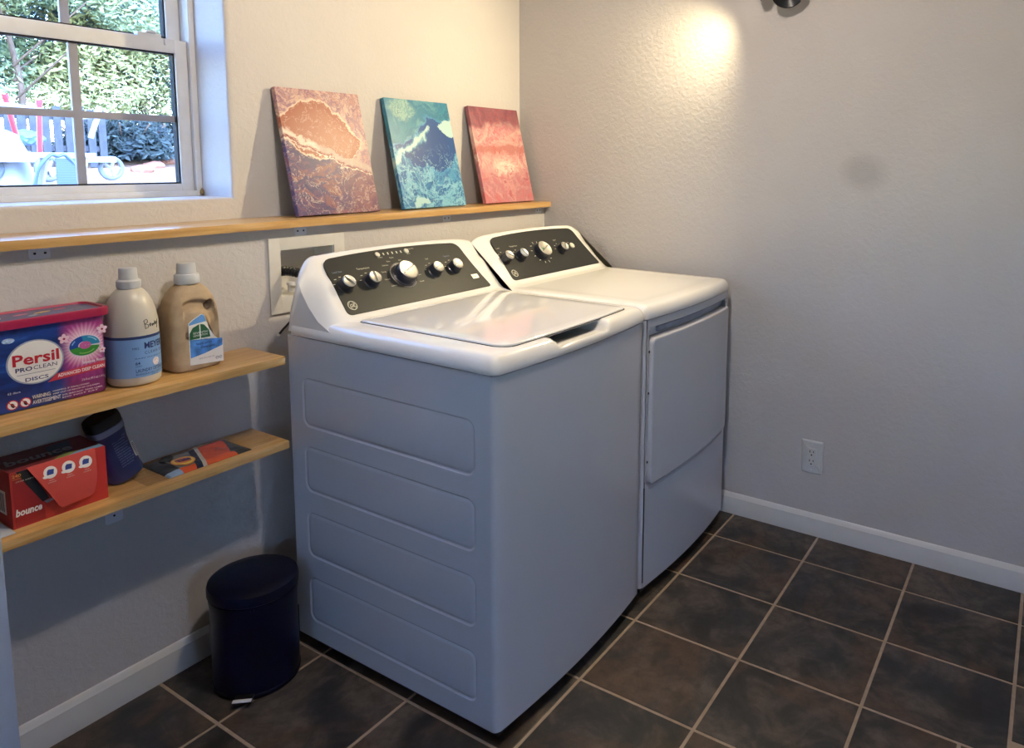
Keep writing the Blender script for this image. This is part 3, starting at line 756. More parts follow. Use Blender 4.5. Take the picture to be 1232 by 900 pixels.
# door slab, bowed with the front, with a pull lip along its top
dmap = lambda u, v, h: Vector((u, yf(u, DW, DD)-h, v))
do = resample(rrect(DOOR[0]+.006, DOOR[1]+.006, DOOR[2]-.006, .836, (.02, .02, .012, .022), 6), .03)
bm = bmesh.new(); slab(bm, do, [(0, -.024), (0, .004), (.0018, .0066), (.0045, .0078), (.009, .0076)], dmap, rings=10); obj('door', bm, m_enamel, dr, angle=50)
bm = bmesh.new(); slab(bm, resample(rrect(DOOR[0]+.07, .842, DOOR[2]-.012, .860, .006, 4), .03), [(0, -.0255), (0, -.018), (.003, -.016)], dmap, rings=3); obj('door_latch_strip', bm, simple('grey_plastic', '8f93a2', .5), dr)
for z in (.44, .66, .79): bx('hinge_pin', (DOOR[0]+.0005, yf(DOOR[0], DW, DD)+.002, z), (DOOR[0]+.0055, yf(DOOR[0], DW, DD)+.02, z+.006), m_dark, dr)

# ================================================================== UTILITY BOX, HOSE, CORDS
ub = thing('washer_outlet_box', 'white square-framed recessed plumbing box in the wall behind the washer', 'outlet box', (-1.209, 0, .913))
ox = lambda x: x+1.209; oz = lambda z: z-.913
m_ub = simple('outlet_box_plastic', 'd2cfc8', .45)
bm = bmesh.new()
fo = (-1.341, .913, -1.078, 1.134)
for a in ((fo[0], fo[1], UB[0]+.002, fo[3]), (UB[2]-.002, fo[1], fo[2], fo[3]), (UB[0]+.002, fo[1], UB[2]-.002, UB[1]+.002), (UB[0]+.002, UB[3]-.002, UB[2]-.002, fo[3])):
    box(bm, (ox(a[0]), -.007, oz(a[1])), (ox(a[2]), -.0005, oz(a[3])), .001)
obj('box_frame', bm, m_ub, ub)
bm = bmesh.new(); e = .0035
box(bm, (ox(UB[0])+.0005, .0, oz(UB[1])+.0005), (ox(UB[0])+e, .085, oz(UB[3])-.0005)); box(bm, (ox(UB[2])-e, .0, oz(UB[1])+.0005), (ox(UB[2])-.0005, .085, oz(UB[3])-.0005))
box(bm, (ox(UB[0])+e, .0, oz(UB[1])+.0005), (ox(UB[2])-e, .085, oz(UB[1])+e)); box(bm, (ox(UB[0])+e, .0, oz(UB[3])-e), (ox(UB[2])-e, .085, oz(UB[3])-.0005)); box(bm, (ox(UB[0])+.0005, .085, oz(UB[1])+.0005), (ox(UB[2])-.0005, .09, oz(UB[3])-.0005))
obj('box_liner', bm, m_ub, ub)
for x in (-1.282, -1.235):
    bm = bmesh.new(); lathe(bm, [(.009, 0), (.009, .02), (.012, .021), (.012, .028), (.006, .030)], 16, Matrix.Translation((ox(x), .05, .049))); v_ = obj('valve', bm, m_steel, ub)
    bm = bmesh.new(); box(bm, (ox(x)-.006, .020, .062), (ox(x)+.006, .05, .070), .002); obj('valve_handle', bm, simple('valve_white', 'c9c7bd', .5), v_)
bm = bmesh.new()
hp = bez([(-1.291, .066, .992), (-1.297, .040, 1.020), (-1.287, .0, 1.036), (-1.262, -.055, 1.024), (-1.240, -.105, .985), (-1.228, -.125, .93), (-1.226, -.130, .80), (-1.226, -.130, .62)], 26)
tube(bm, hp, lambda i: .0125+.0022*(1 if i % 4 < 2 else -1), 14)
tag(obj('drain_hose', bm, simple('dark_hose', '23262d', .4, coat=.2)), 'dark corrugated drain hose curving out of the recessed wall box', 'hose')
bm = bmesh.new(); tube(bm, bez([(-1.325, -.012, .853), (-1.305, -.014, .872), (-1.272, -.02, .895), (-1.230, -.05, .905), (-1.195, -.10, .88), (-1.19, -.13, .70), (-1.19, -.13, .45)], 10), .0032, 8)
cd = thing('power_cord', 'thin black cord sticking out beside the back of the washer', 'cord', (-1.325, -.012, .853))
o = obj('cable', bm, m_black, cd); o.location = -Vector(cd.location)
bm = bmesh.new(); lathe(bm, [(.003, 0), (.0042, .001), (.0042, .006), (.002, .008)], 12, Matrix.Rotation(-.9, 4, 'Y') @ Matrix.Translation((0, 0, -.004))); obj('cord_tip', bm, m_white, cd)

# ================================================================== WALL OUTLET
ol = thing('wall_outlet', 'white duplex receptacle plate on the right wall above the baseboard', 'outlet', (0, -1.216, .297))
m_pl = simple('outlet_plate', 'cfcecb', .35, var=.02)
wm = lambda u, v, h: Vector((-h, -u, v))       # u to the right as seen in the room
bm = bmesh.new(); slab(bm, rrect(-.039, -.061, .039, .061, .003, 3), [(0, 0), (0, .003), (.003, .0062), (.005, .0066)], wm); obj('cover_plate', bm, m_pl, ol)
bm = bmesh.new(); slab(bm, rrect(-.0168, -.0335, .0168, .0335, .002, 3), [(0, .005), (0, .0082), (.001, .009)], wm); obj('receptacle', bm, m_pl, ol)
for z in (-.017, .017):
    for u, hh in ((-.0065, .0085), (.0065, .007)): ngon('slot', rrect(u-.0013, z+.002-hh/2+.002, u+.0013, z+.002+hh/2+.002, .0003, 2), wm, m_dark, ol, h=.0095)
    ngon('slot', ell(0, z-.0085, .0028, .0028, 14), wm, m_dark, ol, h=.0095)
for z in (-.048, .048):
    bm = bmesh.new(); lathe(bm, [(.0032, 0), (.0032, .0008), (.002, .0014)], 12, Matrix.Translation((-.0064, 0, z)) @ Matrix.Rotation(-pi/2, 4, 'Y')); obj('screw', bm, m_steel, ol)

# ================================================================== STEP BIN
tb = thing('pedal_bin', 'small navy blue round pedal bin on the floor beside the washer', 'trash can', (-1.550, -.188, 0))
pm = math.atan2(CP.y+.188, CP.x+1.550)         # pedal faces the room
bm = bmesh.new(); R_ = .107
lathe(bm, [(R_*.96, 0), (R_, .004), (R_, .012), (R_*.985, .014), (R_*.985, .225), (R_*1.0, .232), (R_*1.0, .245), (R_*.97, .248)], 64); obj('bin_body', bm, m_bin, tb)
bm = bmesh.new(); lathe(bm, [(R_*1.0, .249), (R_*1.03, .2515), (R_*1.03, .268), (R_*1.01, .2755), (R_*.9, .281), (R_*.6, .2865), (R_*.25, .289), (.002, .2895)], 64); obj('bin_lid', bm, m_bin, tb)
bm = bmesh.new(); pd = []
box(bm, (R_*.97, -.022, .012), (R_+.028, .022, .018), .002); bmesh.ops.transform(bm, matrix=Matrix.Rotation(pm-.30, 4, 'Z'), verts=bm.verts); ped = obj('pedal', bm, m_black, tb)
bm = bmesh.new(); box(bm, (R_+.018, -.0225, .0178), (R_+.0290, .0225, .0205), .0012); bmesh.ops.transform(bm, matrix=Matrix.Rotation(pm-.30, 4, 'Z'), verts=bm.verts); obj('pedal_strip', bm, simple('satin_steel', 'dfe0e4', .35, var=.02), ped)
bm = bmesh.new(); box(bm, (-.03, R_*.98, .225), (.03, R_+.012, .262), .004); bmesh.ops.transform(bm, matrix=Matrix.Rotation(-.3, 4, 'Z'), verts=bm.verts); obj('hinge', bm, m_bin, tb)
bm = bmesh.new(); box(bm, (R_*1.02, -.004, .236), (R_*1.045, .004, .247), .001); bmesh.ops.transform(bm, matrix=Matrix.Rotation(pm-.05, 4, 'Z'), verts=bm.verts); obj('lid_tab', bm, m_bin, tb)

# ================================================================== THINGS ON THE SHELVES
# --- laundry disc tub
tub = thing('detergent_tub', 'blue and magenta detergent disc tub with a crimson lid on the upper shelf', 'detergent tub', (-1.945, -.060, .8358))
TL = Vector(tub.location); x0, x1 = -2.074, -1.822; ft, bk = -.108, -.012
def tubburst():
    k = NM('tub_print', .38, coat=.3); k.coord()
    d = k.vadd(k.vadd(k.coord(), (.078, 0, .115), 'SUBTRACT'), (1, 0, 1), 'MULTIPLY')
    s = k.n('SeparateXYZ'); k.l(d, s.inputs[0]); r = k.n('VectorMath', operation='LENGTH'); k.l(d, r.inputs[0])
    an = k.math('ARCTAN2', s.outputs[2], s.outputs[0]); rays = k.math('SINE', k.math('MULTIPLY', an, 34)); rn = k.noise(40, 2)
    rr = k.math('ADD', r.outputs['Value'], k.math('MULTIPLY', k.math('ADD', rays, rn.outputs['Fac']), .004))
    mg = k.ramp(rr, [(.022, hx('f3dfe8')), (.036, hx('dca3c4')), (.052, hx('a83a86')), (.085, hx('741f66'))])
    bl = k.ramp(k.noise(7, 4, .6, k.mapping((1, 1, 3)), 1.2).outputs['Fac'], [(.35, hx('12225c')), (.55, hx('1b3b86')), (.72, hx('2f63b4'))])
    s2 = k.n('SeparateXYZ'); k.l(k.coord(), s2.inputs[0])
    k.color(k.mix(k.ramp(s2.outputs[0], [(.028, (0,)*3), (.05, (1,)*3)]), bl, mg)); return k.m
m_tub = tubburst(); m_crim = simple('crimson_plastic', 'a01c46', .35, coat=.2)
bm = bmesh.new()
ro = rrect(x0-TL.x, ft-TL.y, x1-TL.x, bk-TL.y, .014, 6)
slab(bm, ro, [(.008, 0), (.004, .002), (.003, .006), (-.001, .178)], lambda u, v, h: Vector((u, v, h)), capb=True); obj('tub_body', bm, m_tub, tub)
ro2 = inset(ro, -.011)
bm = bmesh.new(); slab(bm, ro2, [(.006, .176), (0, .177), (-.001, .186), (0, .1935), (.002, .195), (.008, .195), (.0095, .1915), (.012, .191)], lambda u, v, h: Vector((u, v, h)), capb=True); lid_o = obj('tub_lid', bm, m_crim, tub)
TP = plane((0, 0, 0), (1, 0, 0), (0, 1, 0))
ngon('lid_label', inset(ro2, .0135), lambda u, v, h: Vector((u, v, .191+h)), simple('lid_navy_print', '27356f', .35, coat=.3, var=.4, scale=30), lid_o)
lm = lambda u, v, h: Vector((u, v, .1914+h))
ngon('lid_oval', ell(-.085, .002, .034, .018), lm, m_white, lid_o); lettering([('Persil', -.085, -.003, .010, dict(al='CENTER', bold=.03))], lm, simple('red_ink', 'b3162d', .5), lid_o, h=.0008)
for (cx, cy, c_, rx) in ((-.012, .012, 'c9708c', .016), (.026, .008, 'd7b26a', .018), (.062, .018, 'c2506c', .014), (.0, -.014, '9db0b8', .010)): ngon('lid_print', ell(cx, cy, rx, .006, 20, .3), lm, simple('lidprint_'+c_, c_, .5, var=.3, scale=90), lid_o)
lettering([('62 discs intense fresh', -.006, -.020, .005, dict(w=.08))], lm, simple('sky_ink', '8fb0dc', .5), lid_o, h=.0008)
# front face lies on a very slightly flared plane
def FP(u, v, h):   # u,v are world x / height above the shelf
    s = v/.178; return Vector((u-TL.x, ft+.003-.004*s-h-TL.y, v))
ov = ngon('brand_oval', ell(-1.9590, .0990, .0520, .0475, 40), FP, simple('silver_print', '9aa3b6', .4), tub, h=.0006)
ov2 = ngon('brand_oval', ell(-1.9590, .0990, .0490, .0447, 40), FP, m_white, tub, h=.0009)
m_red = simple('red_ink', 'b3162d', .5); m_navy = simple('navy_ink', '1c2c66', .5)
lettering([('Persil', -2.0000, .0965, .0235, dict(w=.084, bold=.035))], FP, m_red, ov2, h=.0013)
lettering([('PRO', -1.9960, .0825, .0090, dict(w=.030, bold=.03)), ('CLEAN', -1.9640, .0830, .0085, dict(w=.043)), ('DISCS', -1.9800, .0600, .0078, dict(w=.042, bold=.02))], FP, m_navy, ov2, h=.0013)
ngon('rule', [(-1.994, .0755), (-1.925, .0755), (-1.925, .0762), (-1.994, .0762)], FP, m_navy, ov2, h=.0013)
ngon('red_band', [(-1.940, .0490), (-1.827, .0555), (-1.827, .0725), (-1.922, .0640)], FP, simple('band_red', 'c03a4c', .4), tub, h=.0007)
lettering([('ADVANCED DEEP CLEAN', -1.9210, .0555, .0072, dict(w=.092, bold=.03, rot=.035)), ('Intense Fresh', -1.8720, .0735, .0070, dict(w=.046, bold=.02)),
           ('2 lb 8 oz (40.3 oz) 1.14 kg', -1.8760, .0360, .0050, dict(w=.047)), ('62 discs', -2.0120, .0395, .0045, dict(w=.022)), ('WARNING:', -1.9700, .0200, .0085, dict(w=.034, sp=.9)), ('AVERTISSEMENT', -1.9700, .0085, .0085, dict(w=.052, sp=.9)),
           ('HARMFUL IF SWALLOWED', -1.9320, .0260, .0030, dict(w=.07)), ('KEEP OUT OF REACH OF CHILDREN', -1.9320, .0200, .0030, dict(w=.09)), ('EYE IRRITANT  READ LABEL', -1.9150, .0130, .0030, dict(w=.08)), ('DO NOT EAT', -1.9150, .0075, .0030, dict(w=.07))], FP, m_white, tub, h=.0011)
for cx in (-2.0050, -1.9825):
    c0 = ngon('warning_mark', ell(cx, .0165, .0105, .0105, 28), FP, m_red, tub, h=.0009); ngon('warning_mark', ell(cx, .0165, .0085, .0085, 28), FP, m_white, c0, h=.0012)
    ngon('warning_mark', ell(cx, .0155, .0030, .0055, 16, .4), FP, m_black, c0, h=.0015)
    ngon('warning_mark', [(cx-.007, .0225), (cx-.0058, .0235), (cx+.007, .0105), (cx+.0058, .0095)], FP, m_red, c0, h=.0018)
# coloured disc: three swirled chambers
dsc = ngon('disc_print', ell(-1.8660, .1145, .0315, .0235, 36, .12), FP, simple('disc_glow', 'd9d2e6', .4), tub, h=.0007)
def arc(cx, cz, r0, r1, a0, a1, sq=.74, n=14):
    o = [(cx+r1*cos(a0+(a1-a0)*k/n), cz+r1*sq*sin(a0+(a1-a0)*k/n)) for k in range(n+1)]
    return o + [(cx+r0*cos(a1-(a1-a0)*k/n), cz+r0*sq*sin(a1-(a1-a0)*k/n)) for k in range(n+1)]
for a0, a1, c_, r0, r1 in ((3.35, 6.1, '3c8a3c', .010, .030), (.0, 1.75, '2b86b4', .009, .030), (1.75, 3.35, '20479c', .013, .030), (2.4, 2.9, '8fb9e6', .024, .0265), (.4, 1.3, '9fd2e8', .024, .0265), (4.2, 5.6, '8fc46a', .022, .0245)):
    ngon('disc_chamber', arc(-1.8660, .1145, r0, r1, a0, a1), FP, simple('disc_'+c_, c_, .3, coat=.5), dsc, h=.0011+(.0004 if r0 > .02 else 0))
ngon('disc_chamber', arc(-1.8650, .1150, .001, .0115, 0, 6.2), FP, simple('disc_pink', 'c45f9c', .3), dsc, h=.0014)
for cx, cz, s in ((-1.9050, .137, .010), (-1.8300, .145, .010), (-1.8320, .098, .007)):
    c0 = ngon('flower_print', ell(cx, cz, s*.25, s*.25, 10), FP, m_crim, tub, h=.0016)
    for q in range(5): ngon('petal', ell(cx+s*.6*cos(q*1.256+.3), cz+s*.6*sin(q*1.256+.3), s*.5, s*.38, 14, q*1.256+.3), FP, simple('petal_pink', 'e6c9da', .5), c0, h=.0011+.00005*q)
ngon('print_patch', ell(-2.004, .152, .011, .0055, 20), FP, simple('pale_blue_print', 'a9bfe0', .5, var=.4, scale=200), tub, h=.0009)

# --- round white bottle with blue label
b1 = thing('detergent_bottle', 'rounded white laundry detergent bottle with a blue label and scribbled name', 'bottle', (-1.755, -.082, .8358))
k = NM('milky_plastic', .35, coat=.1); k.color(k.ramp(k.noise(6, 2).outputs['Fac'], [(.3, hx('c6bfb2')), (.7, hx('cdc8be'))])); k.b.inputs['Subsurface Weight'].default_value = .15; k.b.inputs['Subsurface Radius'].default_value = (.02, .02, .02); m_milk = k.m
k = NM('frosted_cap', .3); k.color(k.ramp(k.noise(9, 2).outputs['Fac'], [(.3, hx('d2d5da')), (.7, hx('e0e2e5'))])); k.b.inputs['Transmission Weight'].default_value = .25; m_cap = k.m
prof = [(.040, 0), (.050, .002), (.0545, .008), (.055, .02), (.0555, .10), (.0555, .128), (.0545, .150), (.0505, .175), (.0445, .195), (.037, .210), (.029, .220), (.020, .226), (.020, .236)]
bm = bmesh.new(); lathe(bm, prof, 56); bd1 = obj('bottle_body', bm, m_milk, b1)
bm = bmesh.new(); lathe(bm, [(.0215, .224), (.0245, .226), (.0255, .231), (.025, .242), (.0225, .2445), (.0195, .246), (.0185, .268), (.0175, .2715), (.015, .272)], 36); obj('cap', bm, m_cap, b1)
bm = bmesh.new(); tube(bm, bez([(.018, .030, .218), (.030, .042, .212), (.040, .050, .19), (.040, .052, .14), (.035, .045, .11)], 8), .010, 10); obj('handle', bm, m_milk, b1)
fa = math.atan2(CP.y+.082, CP.x+1.755)     # direction towards the room
def cyl(R, z0=0):
    return lambda u, v, h: Vector(((R+h)*cos(fa+u/R), (R+h)*sin(fa+u/R), z0+v))
c1 = cyl(.0557)
def wrap(name, u0, u1, v0, v1, mf, mat, parent, h, n=40):
    bm = bmesh.new(); a = [bm.verts.new(mf(u0+(u1-u0)*k/n, v0, h)) for k in range(n+1)]; b = [bm.verts.new(mf(u0+(u1-u0)*k/n, v1, h)) for k in range(n+1)]
    for k in range(n): bm.faces.new((a[k], a[k+1], b[k+1], b[k]))
    return obj(name, bm, mat, parent)
lb = wrap('label', -.085, .085, .022, .112, c1, simple('cornflower_label', '7ba3d6', .45, var=.03), b1, .0005)
wrap('label_band', -.085, .085, .112, .1185, c1, simple('navy_band', '25396e', .45), b1, .0006)
c1s = lambda u, v, h: c1(u+.015, v, h)
lettering([("MEYER'S", .008, .088, .0150, dict(w=.062, bold=.035)), ('CLEAN DAY', .008, .075, .0070, dict(w=.060, sp=1.3)), ('MRS.', -.016, .088, .005, dict(w=.014)), ('LAUNDRY DETERGENT', -.012, .034, .0080, dict(w=.080, bold=.01)), ('BIODEGRADABLE SURFACTANTS', -.012, .027, .0042, dict(w=.080)), ('RAIN WATER SCENT', -.012, .0655, .0028, dict(w=.085)), ('64', -.012, .052, .0070, dict(bold=.02)), ('LOADS', -.012, .047, .0030), ('64 FL OZ', .02, .0225, .0035)], c1s, m_navy, lb, h=.0011)
ngon('flower_print', ell(.050, .053, .0095, .0095, 20), c1, simple('flower_cream', 'ddd0d6', .5, var=.2, scale=200), lb, h=.0012)
hw = bez([(-.004, .150), (-.002, .135), (-.0005, .128)], 4)
m_ink = simple('marker_ink', '23232b', .6)
def s1f(u, v, h):
    u += .018
    # follow the shoulder: radius from the profile
    for (ra, za), (rb, zb2) in zip(prof, prof[1:]):
        if za <= v <= zb2: R = ra+(rb-ra)*(v-za)/(zb2-za); break
    else: R = .0555
    return Vector(((R+h)*cos(fa+u/.0555), (R+h)*sin(fa+u/.0555), v))
bm = bmesh.new()
for st in ([(.008, .152), (.010, .140), (.0105, .134)], [(.007, .152), (.015, .155), (.016, .148), (.010, .145), (.017, .142), (.017, .136), (.0105, .134)], [(.020, .141), (.0235, .145), (.0245, .139), (.0215, .138), (.0225, .143)], [(.028, .143), (.0285, .137), (.031, .143), (.033, .138), (.0335, .143)], [(.036, .148), (.037, .139), (.0395, .145), (.0405, .139)], [(.043, .146), (.045, .139), (.0485, .150), (.045, .139), (.043, .130)]):
    tube(bm, [s1f(p.x, p.y, .0006) for p in bez([(a, b, 0) for a, b in st], 5)], .00055, 5)
obj('handwriting', bm, m_ink, b1)

# --- tan moulded bottle with a grip hollow
b2 = thing('detergent_bottle', 'tan moulded-pulp detergent bottle with a side grip and green leaf label', 'bottle', (-1.612, -.068, .8358))
k = NM('pulp_shell', .75); n = k.noise(30, 5, .6); k.color(k.ramp(n.outputs['Fac'], [(.3, hx('9c8468')), (.7, hx('b39b7c'))])); k.bump(k.noise(160, 3).outputs['Fac'], .3, .001); m_pulp = k.m
k = NM('pulp_dark', .85); k.color(k.ramp(k.noise(30, 4).outputs['Fac'], [(.3, hx('5c4a38')), (.7, hx('6d5842'))])); m_pulpd = k.m
def tbx(v):
    """half width, half depth by height"""
    T = [(0, .056, .040), (.004, .060, .0445), (.02, .0615, .046), (.12, .0615, .045), (.150, .060, .0425), (.175, .054, .038), (.195, .044, .031), (.208, .033, .025), (.214, .024, .021), (.220, .0215, .0205)]
    for a, b in zip(T, T[1:]):
        if a[0] <= v <= b[0]: s = (v-a[0])/(b[0]-a[0]); return a[1]+(b[1]-a[1])*s, a[2]+(b[2]-a[2])*s
    return T[-1][1:]
def grip(u, v):
    """depth of the thumb hollow on the front face: curved band from upper centre down the right side"""
    cx, cz = -.005, .118; r = math.hypot(u-cx, (v-cz)); 
    band = max(0, 1-abs(r-.046)/.016) if (u > -.035 and v > cz-.035) or u > 0 else 0
    if u < -.03 or v < .085: band *= max(0, 1-max((-.03-u)/.01, (.085-v)/.012))
    hole = max(0, 1-math.hypot((u-.034)/.013, (v-.158)/.016)); return .010*min(1, band*1.8)+.020*min(1, hole*2.2)
bm = bmesh.new(); nz = 90; rings = []
base = None
for iz in range(nz+1):
    v = .220*iz/nz; hw_, hd = tbx(v); row = []
    N = 120
    for i in range(N):
        a = 2*pi*i/N; ca, sa = cos(a), sin(a); e = 2/4.2
        u = hw_*math.copysign(abs(ca)**e, ca); d = hd*math.copysign(abs(sa)**e, sa)
        if d < -hd*.55: d += grip(u, v)*min(1, (-d/hd-.55)/.3)
        row.append(bm.verts.new((u, d, v)))
    rings.append(row)
for a, b in zip(rings, rings[1:]):
    for i in range(len(a)): bm.faces.new((a[i], a[(i+1) % len(a)], b[(i+1) % len(a)], b[i]))
bm.faces.new(rings[0][::-1]); bm.faces.new(rings[-1]); obj('bottle_body', bm, m_pulp, b2, angle=70)
# dark opening at the head of the grip
F2 = lambda u, v, h: Vector((u, -tbx(v)[1]-h, v))
ngon('grip_opening', ell(.0345, .158, .0085, .0115, 20, -.3), lambda u, v, h: Vector((u, -tbx(v)[1]+.0155-h, v)), m_pulpd, b2)
bm = bmesh.new(); lathe(bm, [(.0245, .214), (.0285, .216), (.0292, .222), (.0285, .236), (.027, .239), (.0225, .240), (.0215, .262), (.0205, .2665), (.018, .267)], 40); obj('cap', bm, m_cap, b2)
LBL = [(-.0280, .0160), (.0570, .0100), (.0575, .062), (.050, .066), (.036, .080), (.024, .100), (.013, .137), (.006, .141), (-.0160, .130), (-.0280, .121)]
FL = lambda u, v, h: Vector((u, -.0452-h, v))
lb2 = ngon('label', LBL, FL, m_white, b2, h=.0012)
ngon('label_print', [(-.0265, .121), (-.016, .1285), (.006, .1395), (.0125, .1355), (.016, .121), (-.0265, .1165)], FL, simple('label_sky', '5f93d2', .45), lb2, h=.0015)
ngon('leaf_print', [(-.0268, .080), (-.0260, .096), (-.018, .109), (-.0015, .1160), (-.0015, .080)], FL, simple('leaf_green', '1d5a3c', .5), lb2, h=.0017)
ngon('leaf_print', [(.0015, .080), (.0015, .1160), (.011, .113), (.0225, .098), (.0255, .080)], FL, simple('leaf_green', '1d5a3c', .5), lb2, h=.0017)
lettering([('SEVENTH', 0, .0925, .0052, dict(al='CENTER', w=.036)), ('GENERATION', 0, .0860, .0046, dict(al='CENTER', w=.036))], FL, m_white, lb2, h=.0021)
ngon('label_wave', [(-.0265, .034), (.010, .040), (.056, .052), (.056, .070), (.030, .074), (-.0265, .080)], FL, simple('wave_blue', '4d86cf', .45, var=.35, scale=60), lb2, h=.0016)
lettering([('Natural Laundry', -.012, .0640, .0065, dict(w=.040, bold=.02)), ('Detergent', .0, .0540, .0065, dict(w=.036, bold=.02)), ('free & clear', -.012, .0755, .0035, dict(w=.03)), ('100 FL OZ (3.13 QT) 2.95 L', -.006, .0270, .0030, dict(w=.04)), ('66 loads', .036, .0215, .0030)], FL, m_navy, lb2, h=.0021)
for u in (.040, .049): ring_flat(FL, u, .0225, .0038, .0030, m_navy, lb2, 'seal_print', .0021, 16)

# --- red dryer sheet box with the flap folded out
rb = thing('dryer_sheet_box', 'red dryer sheet carton with an open tongue flap on the lower shelf', 'box', (-1.9405, -.074, .5982))
RL = Vector(rb.location); bx0, bx1, by0, by1, H = -.0900, .0895, -.058, .058, .1215
def cardred():
    k = NM('red_card', .42); s = k.n('SeparateXYZ'); k.l(k.coord(), s.inputs[0]); n = k.noise(5, 3)
    k.color(k.ramp(n.outputs['Fac'], [(.3, hx('a82a24')), (.7, hx('b9322a'))])); return k.m
m_card = cardred(); m_cardd = simple('red_card_top', '6d1f24', .5, var=.15); m_flap = simple('flap_red', 'c4473c', .45)
bm = bmesh.new(); box(bm, (bx0, by0, 0), (bx1, by1, H), .0012, 2); obj('carton', bm, m_card, rb)
BF = lambda u, v, h: Vector((u, by0-h, v)); BT = lambda u, v, h: Vector((u, v, H+h)); BS = lambda u, v, h: Vector((bx0-h, -u, v))
ngon('top_print', [(bx0+.001, by0+.001), (bx1-.001, by0+.001), (bx1-.001, by1-.001), (bx0+.001, by1-.001)], BT, m_cardd, rb)
ngon('top_print', [(.012, by0+.002), (bx1-.002, by0+.002), (bx1-.002, by0+.020), (.045, by0+.018)], BT, simple('card_blue', '6f9bc4', .5), rb, h=.0007)
ngon('top_print', [(-.012, by0+.002), (.012, by0+.002), (.045, by0+.018), (.020, by0+.030)], BT, simple('card_green', '7a8a3c', .5), rb, h=.0007)
ngon('top_print', [(.0, by0+.030), (.035, by0+.024), (.060, by1-.01), (.010, by1-.02)], BT, simple('card_navy', '2b3450', .5), rb, h=.0006)
lettering([('bounce', -.080, -.018, .034, dict(w=.125, bold=.04, shear=.2))], BT, simple('dim_white', '9a9298', .5), rb, h=.0010)
ngon('slot_opening', [(-.0790, .1205), (-.0560, .1205), (-.0240, .045), (-.0360, .040)], BF, m_dark, rb, h=.0006)
ngon('slot_edge', [(-.0335, .0405), (-.0150, .0425), (-.0120, .0385), (-.0290, .0345)], BF, simple('sheet_grey', '8d95a4', .7), rb, h=.0009)
ngon('carton_dark_panel', [(-.0860, .003), (-.0330, .003), (-.0330, .030), (-.0400, .05), (-.0780, .118), (-.0860, .118)], BF, simple('darker_red', '94201f', .45), rb, h=.0003)  # darker red area at the left of the front face
lettering([('bounce', -.0850, .0260, .0150, dict(w=.047, bold=.05, shear=.2))], BF, m_white, rb, h=.0010)
lettering([('DRYER SHEETS', -.0800, .0980, .0028, dict(w=.032))], BF, m_print, rb, h=.0010)
lettering([('240', -.086, .1095, .0065, dict(w=.016, bold=.03)), ('sheets', -.086, .1050, .003, dict(w=.016))], BF, simple('orange_ink', 'd98a3c', .5), rb, h=.0010)
# tongue flap standing slightly off the face
fpl = [(-.0600, .1235), (.0680, .1240), (.0640, .060), (.0570, .0290), (.0520, .0235), (.0480, .0225), (.0, .0180), (-.0060, .0185), (-.0110, .0230)]
def flapm(u, v, h):
    s = (.1235-v)/.11; return Vector((u, by0-.001-.012*sin(min(1, s)*pi*.75)-h, v+.0005))
bm = bmesh.new(); out = resample(fpl[::-1], .012); slab(bm, out, [(0, 0), (0, .0009)], flapm, rings=6, capb=False); fp = obj('flap', bm, m_flap, rb)
for u in (-.0210, .0130, .0460):
    c0 = ngon('icon_print', ell(u, .1010, .0125, .0125, 24), flapm, m_white, fp, h=.0014)
    ngon('icon_print', [(u-.007, .0965), (u+.005, .0965), (u+.007, .106), (u-.003, .1075), (u-.006, .104)], flapm, simple('icon_blue', '2a3f8c', .5), c0, h=.0018)
    ngon('icon_print', ell(u-.009, .0935, .006, .003, 12), flapm, m_white, fp, h=.0014)
    lettering([('static', u, .0840, .0028, dict(al='CENTER', sx=1.2)), ('control', u, .0795, .0028, dict(al='CENTER', sx=1.3))], flapm, m_print, fp, h=.0018)
ngon('barcode_label', [(-.040, .025), (.030, .025), (.030, .075), (-.040, .075)], BS, m_white, rb, h=.0006)
for k_ in range(9): ngon('bar', [(-.036+k_*.007, .03), (-.033+k_*.007, .03), (-.033+k_*.007, .07), (-.036+k_*.007, .07)], BS, m_black, rb, h=.0009)
tag(bx('folded_paper', (-2.075, -.150, .5985), (-2.034, -.075, .6005), simple('paper_white', 'b9bfcc', .7)), 'small white folded paper on the lower shelf left of the red carton', 'paper')

# --- dark blue scent-bead canister leaning against the carton
cn = thing('scent_booster_bottle', 'dark blue waisted canister with a black cap leaning on the red carton', 'bottle', (-1.778, -.062, .5995))
cn.rotation_euler = (0, -.300, .12)
m_cn = simple('navy_shrink_film', '1d2a5a', .3, coat=.3, var=.25, scale=12)
def canis(levels, mat, name, parent):
    bm = bmesh.new(); prev = None; first = None
    for z, hw_, hd in levels:
        row = [bm.verts.new((hw_*math.copysign(abs(cos(2*pi*i/48))**.75, cos(2*pi*i/48)), hd*math.copysign(abs(sin(2*pi*i/48))**.75, sin(2*pi*i/48)), z)) for i in range(48)]
        if prev:
            for i in range(48): bm.faces.new((prev[i], prev[(i+1) % 48], row[(i+1) % 48], row[i]))
        else: first = row
        prev = row
    bm.faces.new(first[::-1]); bm.faces.new(prev); return obj(name, bm, mat, parent)
canis([(.009, .034, .024), (.011, .038, .028), (.020, .040, .030), (.045, .0375, .028), (.080, .0325, .025), (.110, .0335, .026), (.136, .0365, .028)], m_cn, 'bottle_body', cn)
canis([(.136, .0375, .0285), (.150, .0385, .0295), (.152, .037, .028)], simple('collar_grey', '737a90', .45), 'collar', cn)
canis([(.152, .0375, .029), (.165, .038, .0295), (.176, .0365, .028), (.179, .033, .025)], m_black, 'cap', cn)
CF = lambda u, v, h: Vector((u, -.0290-h+.003*abs(v-.02)/.08, v))
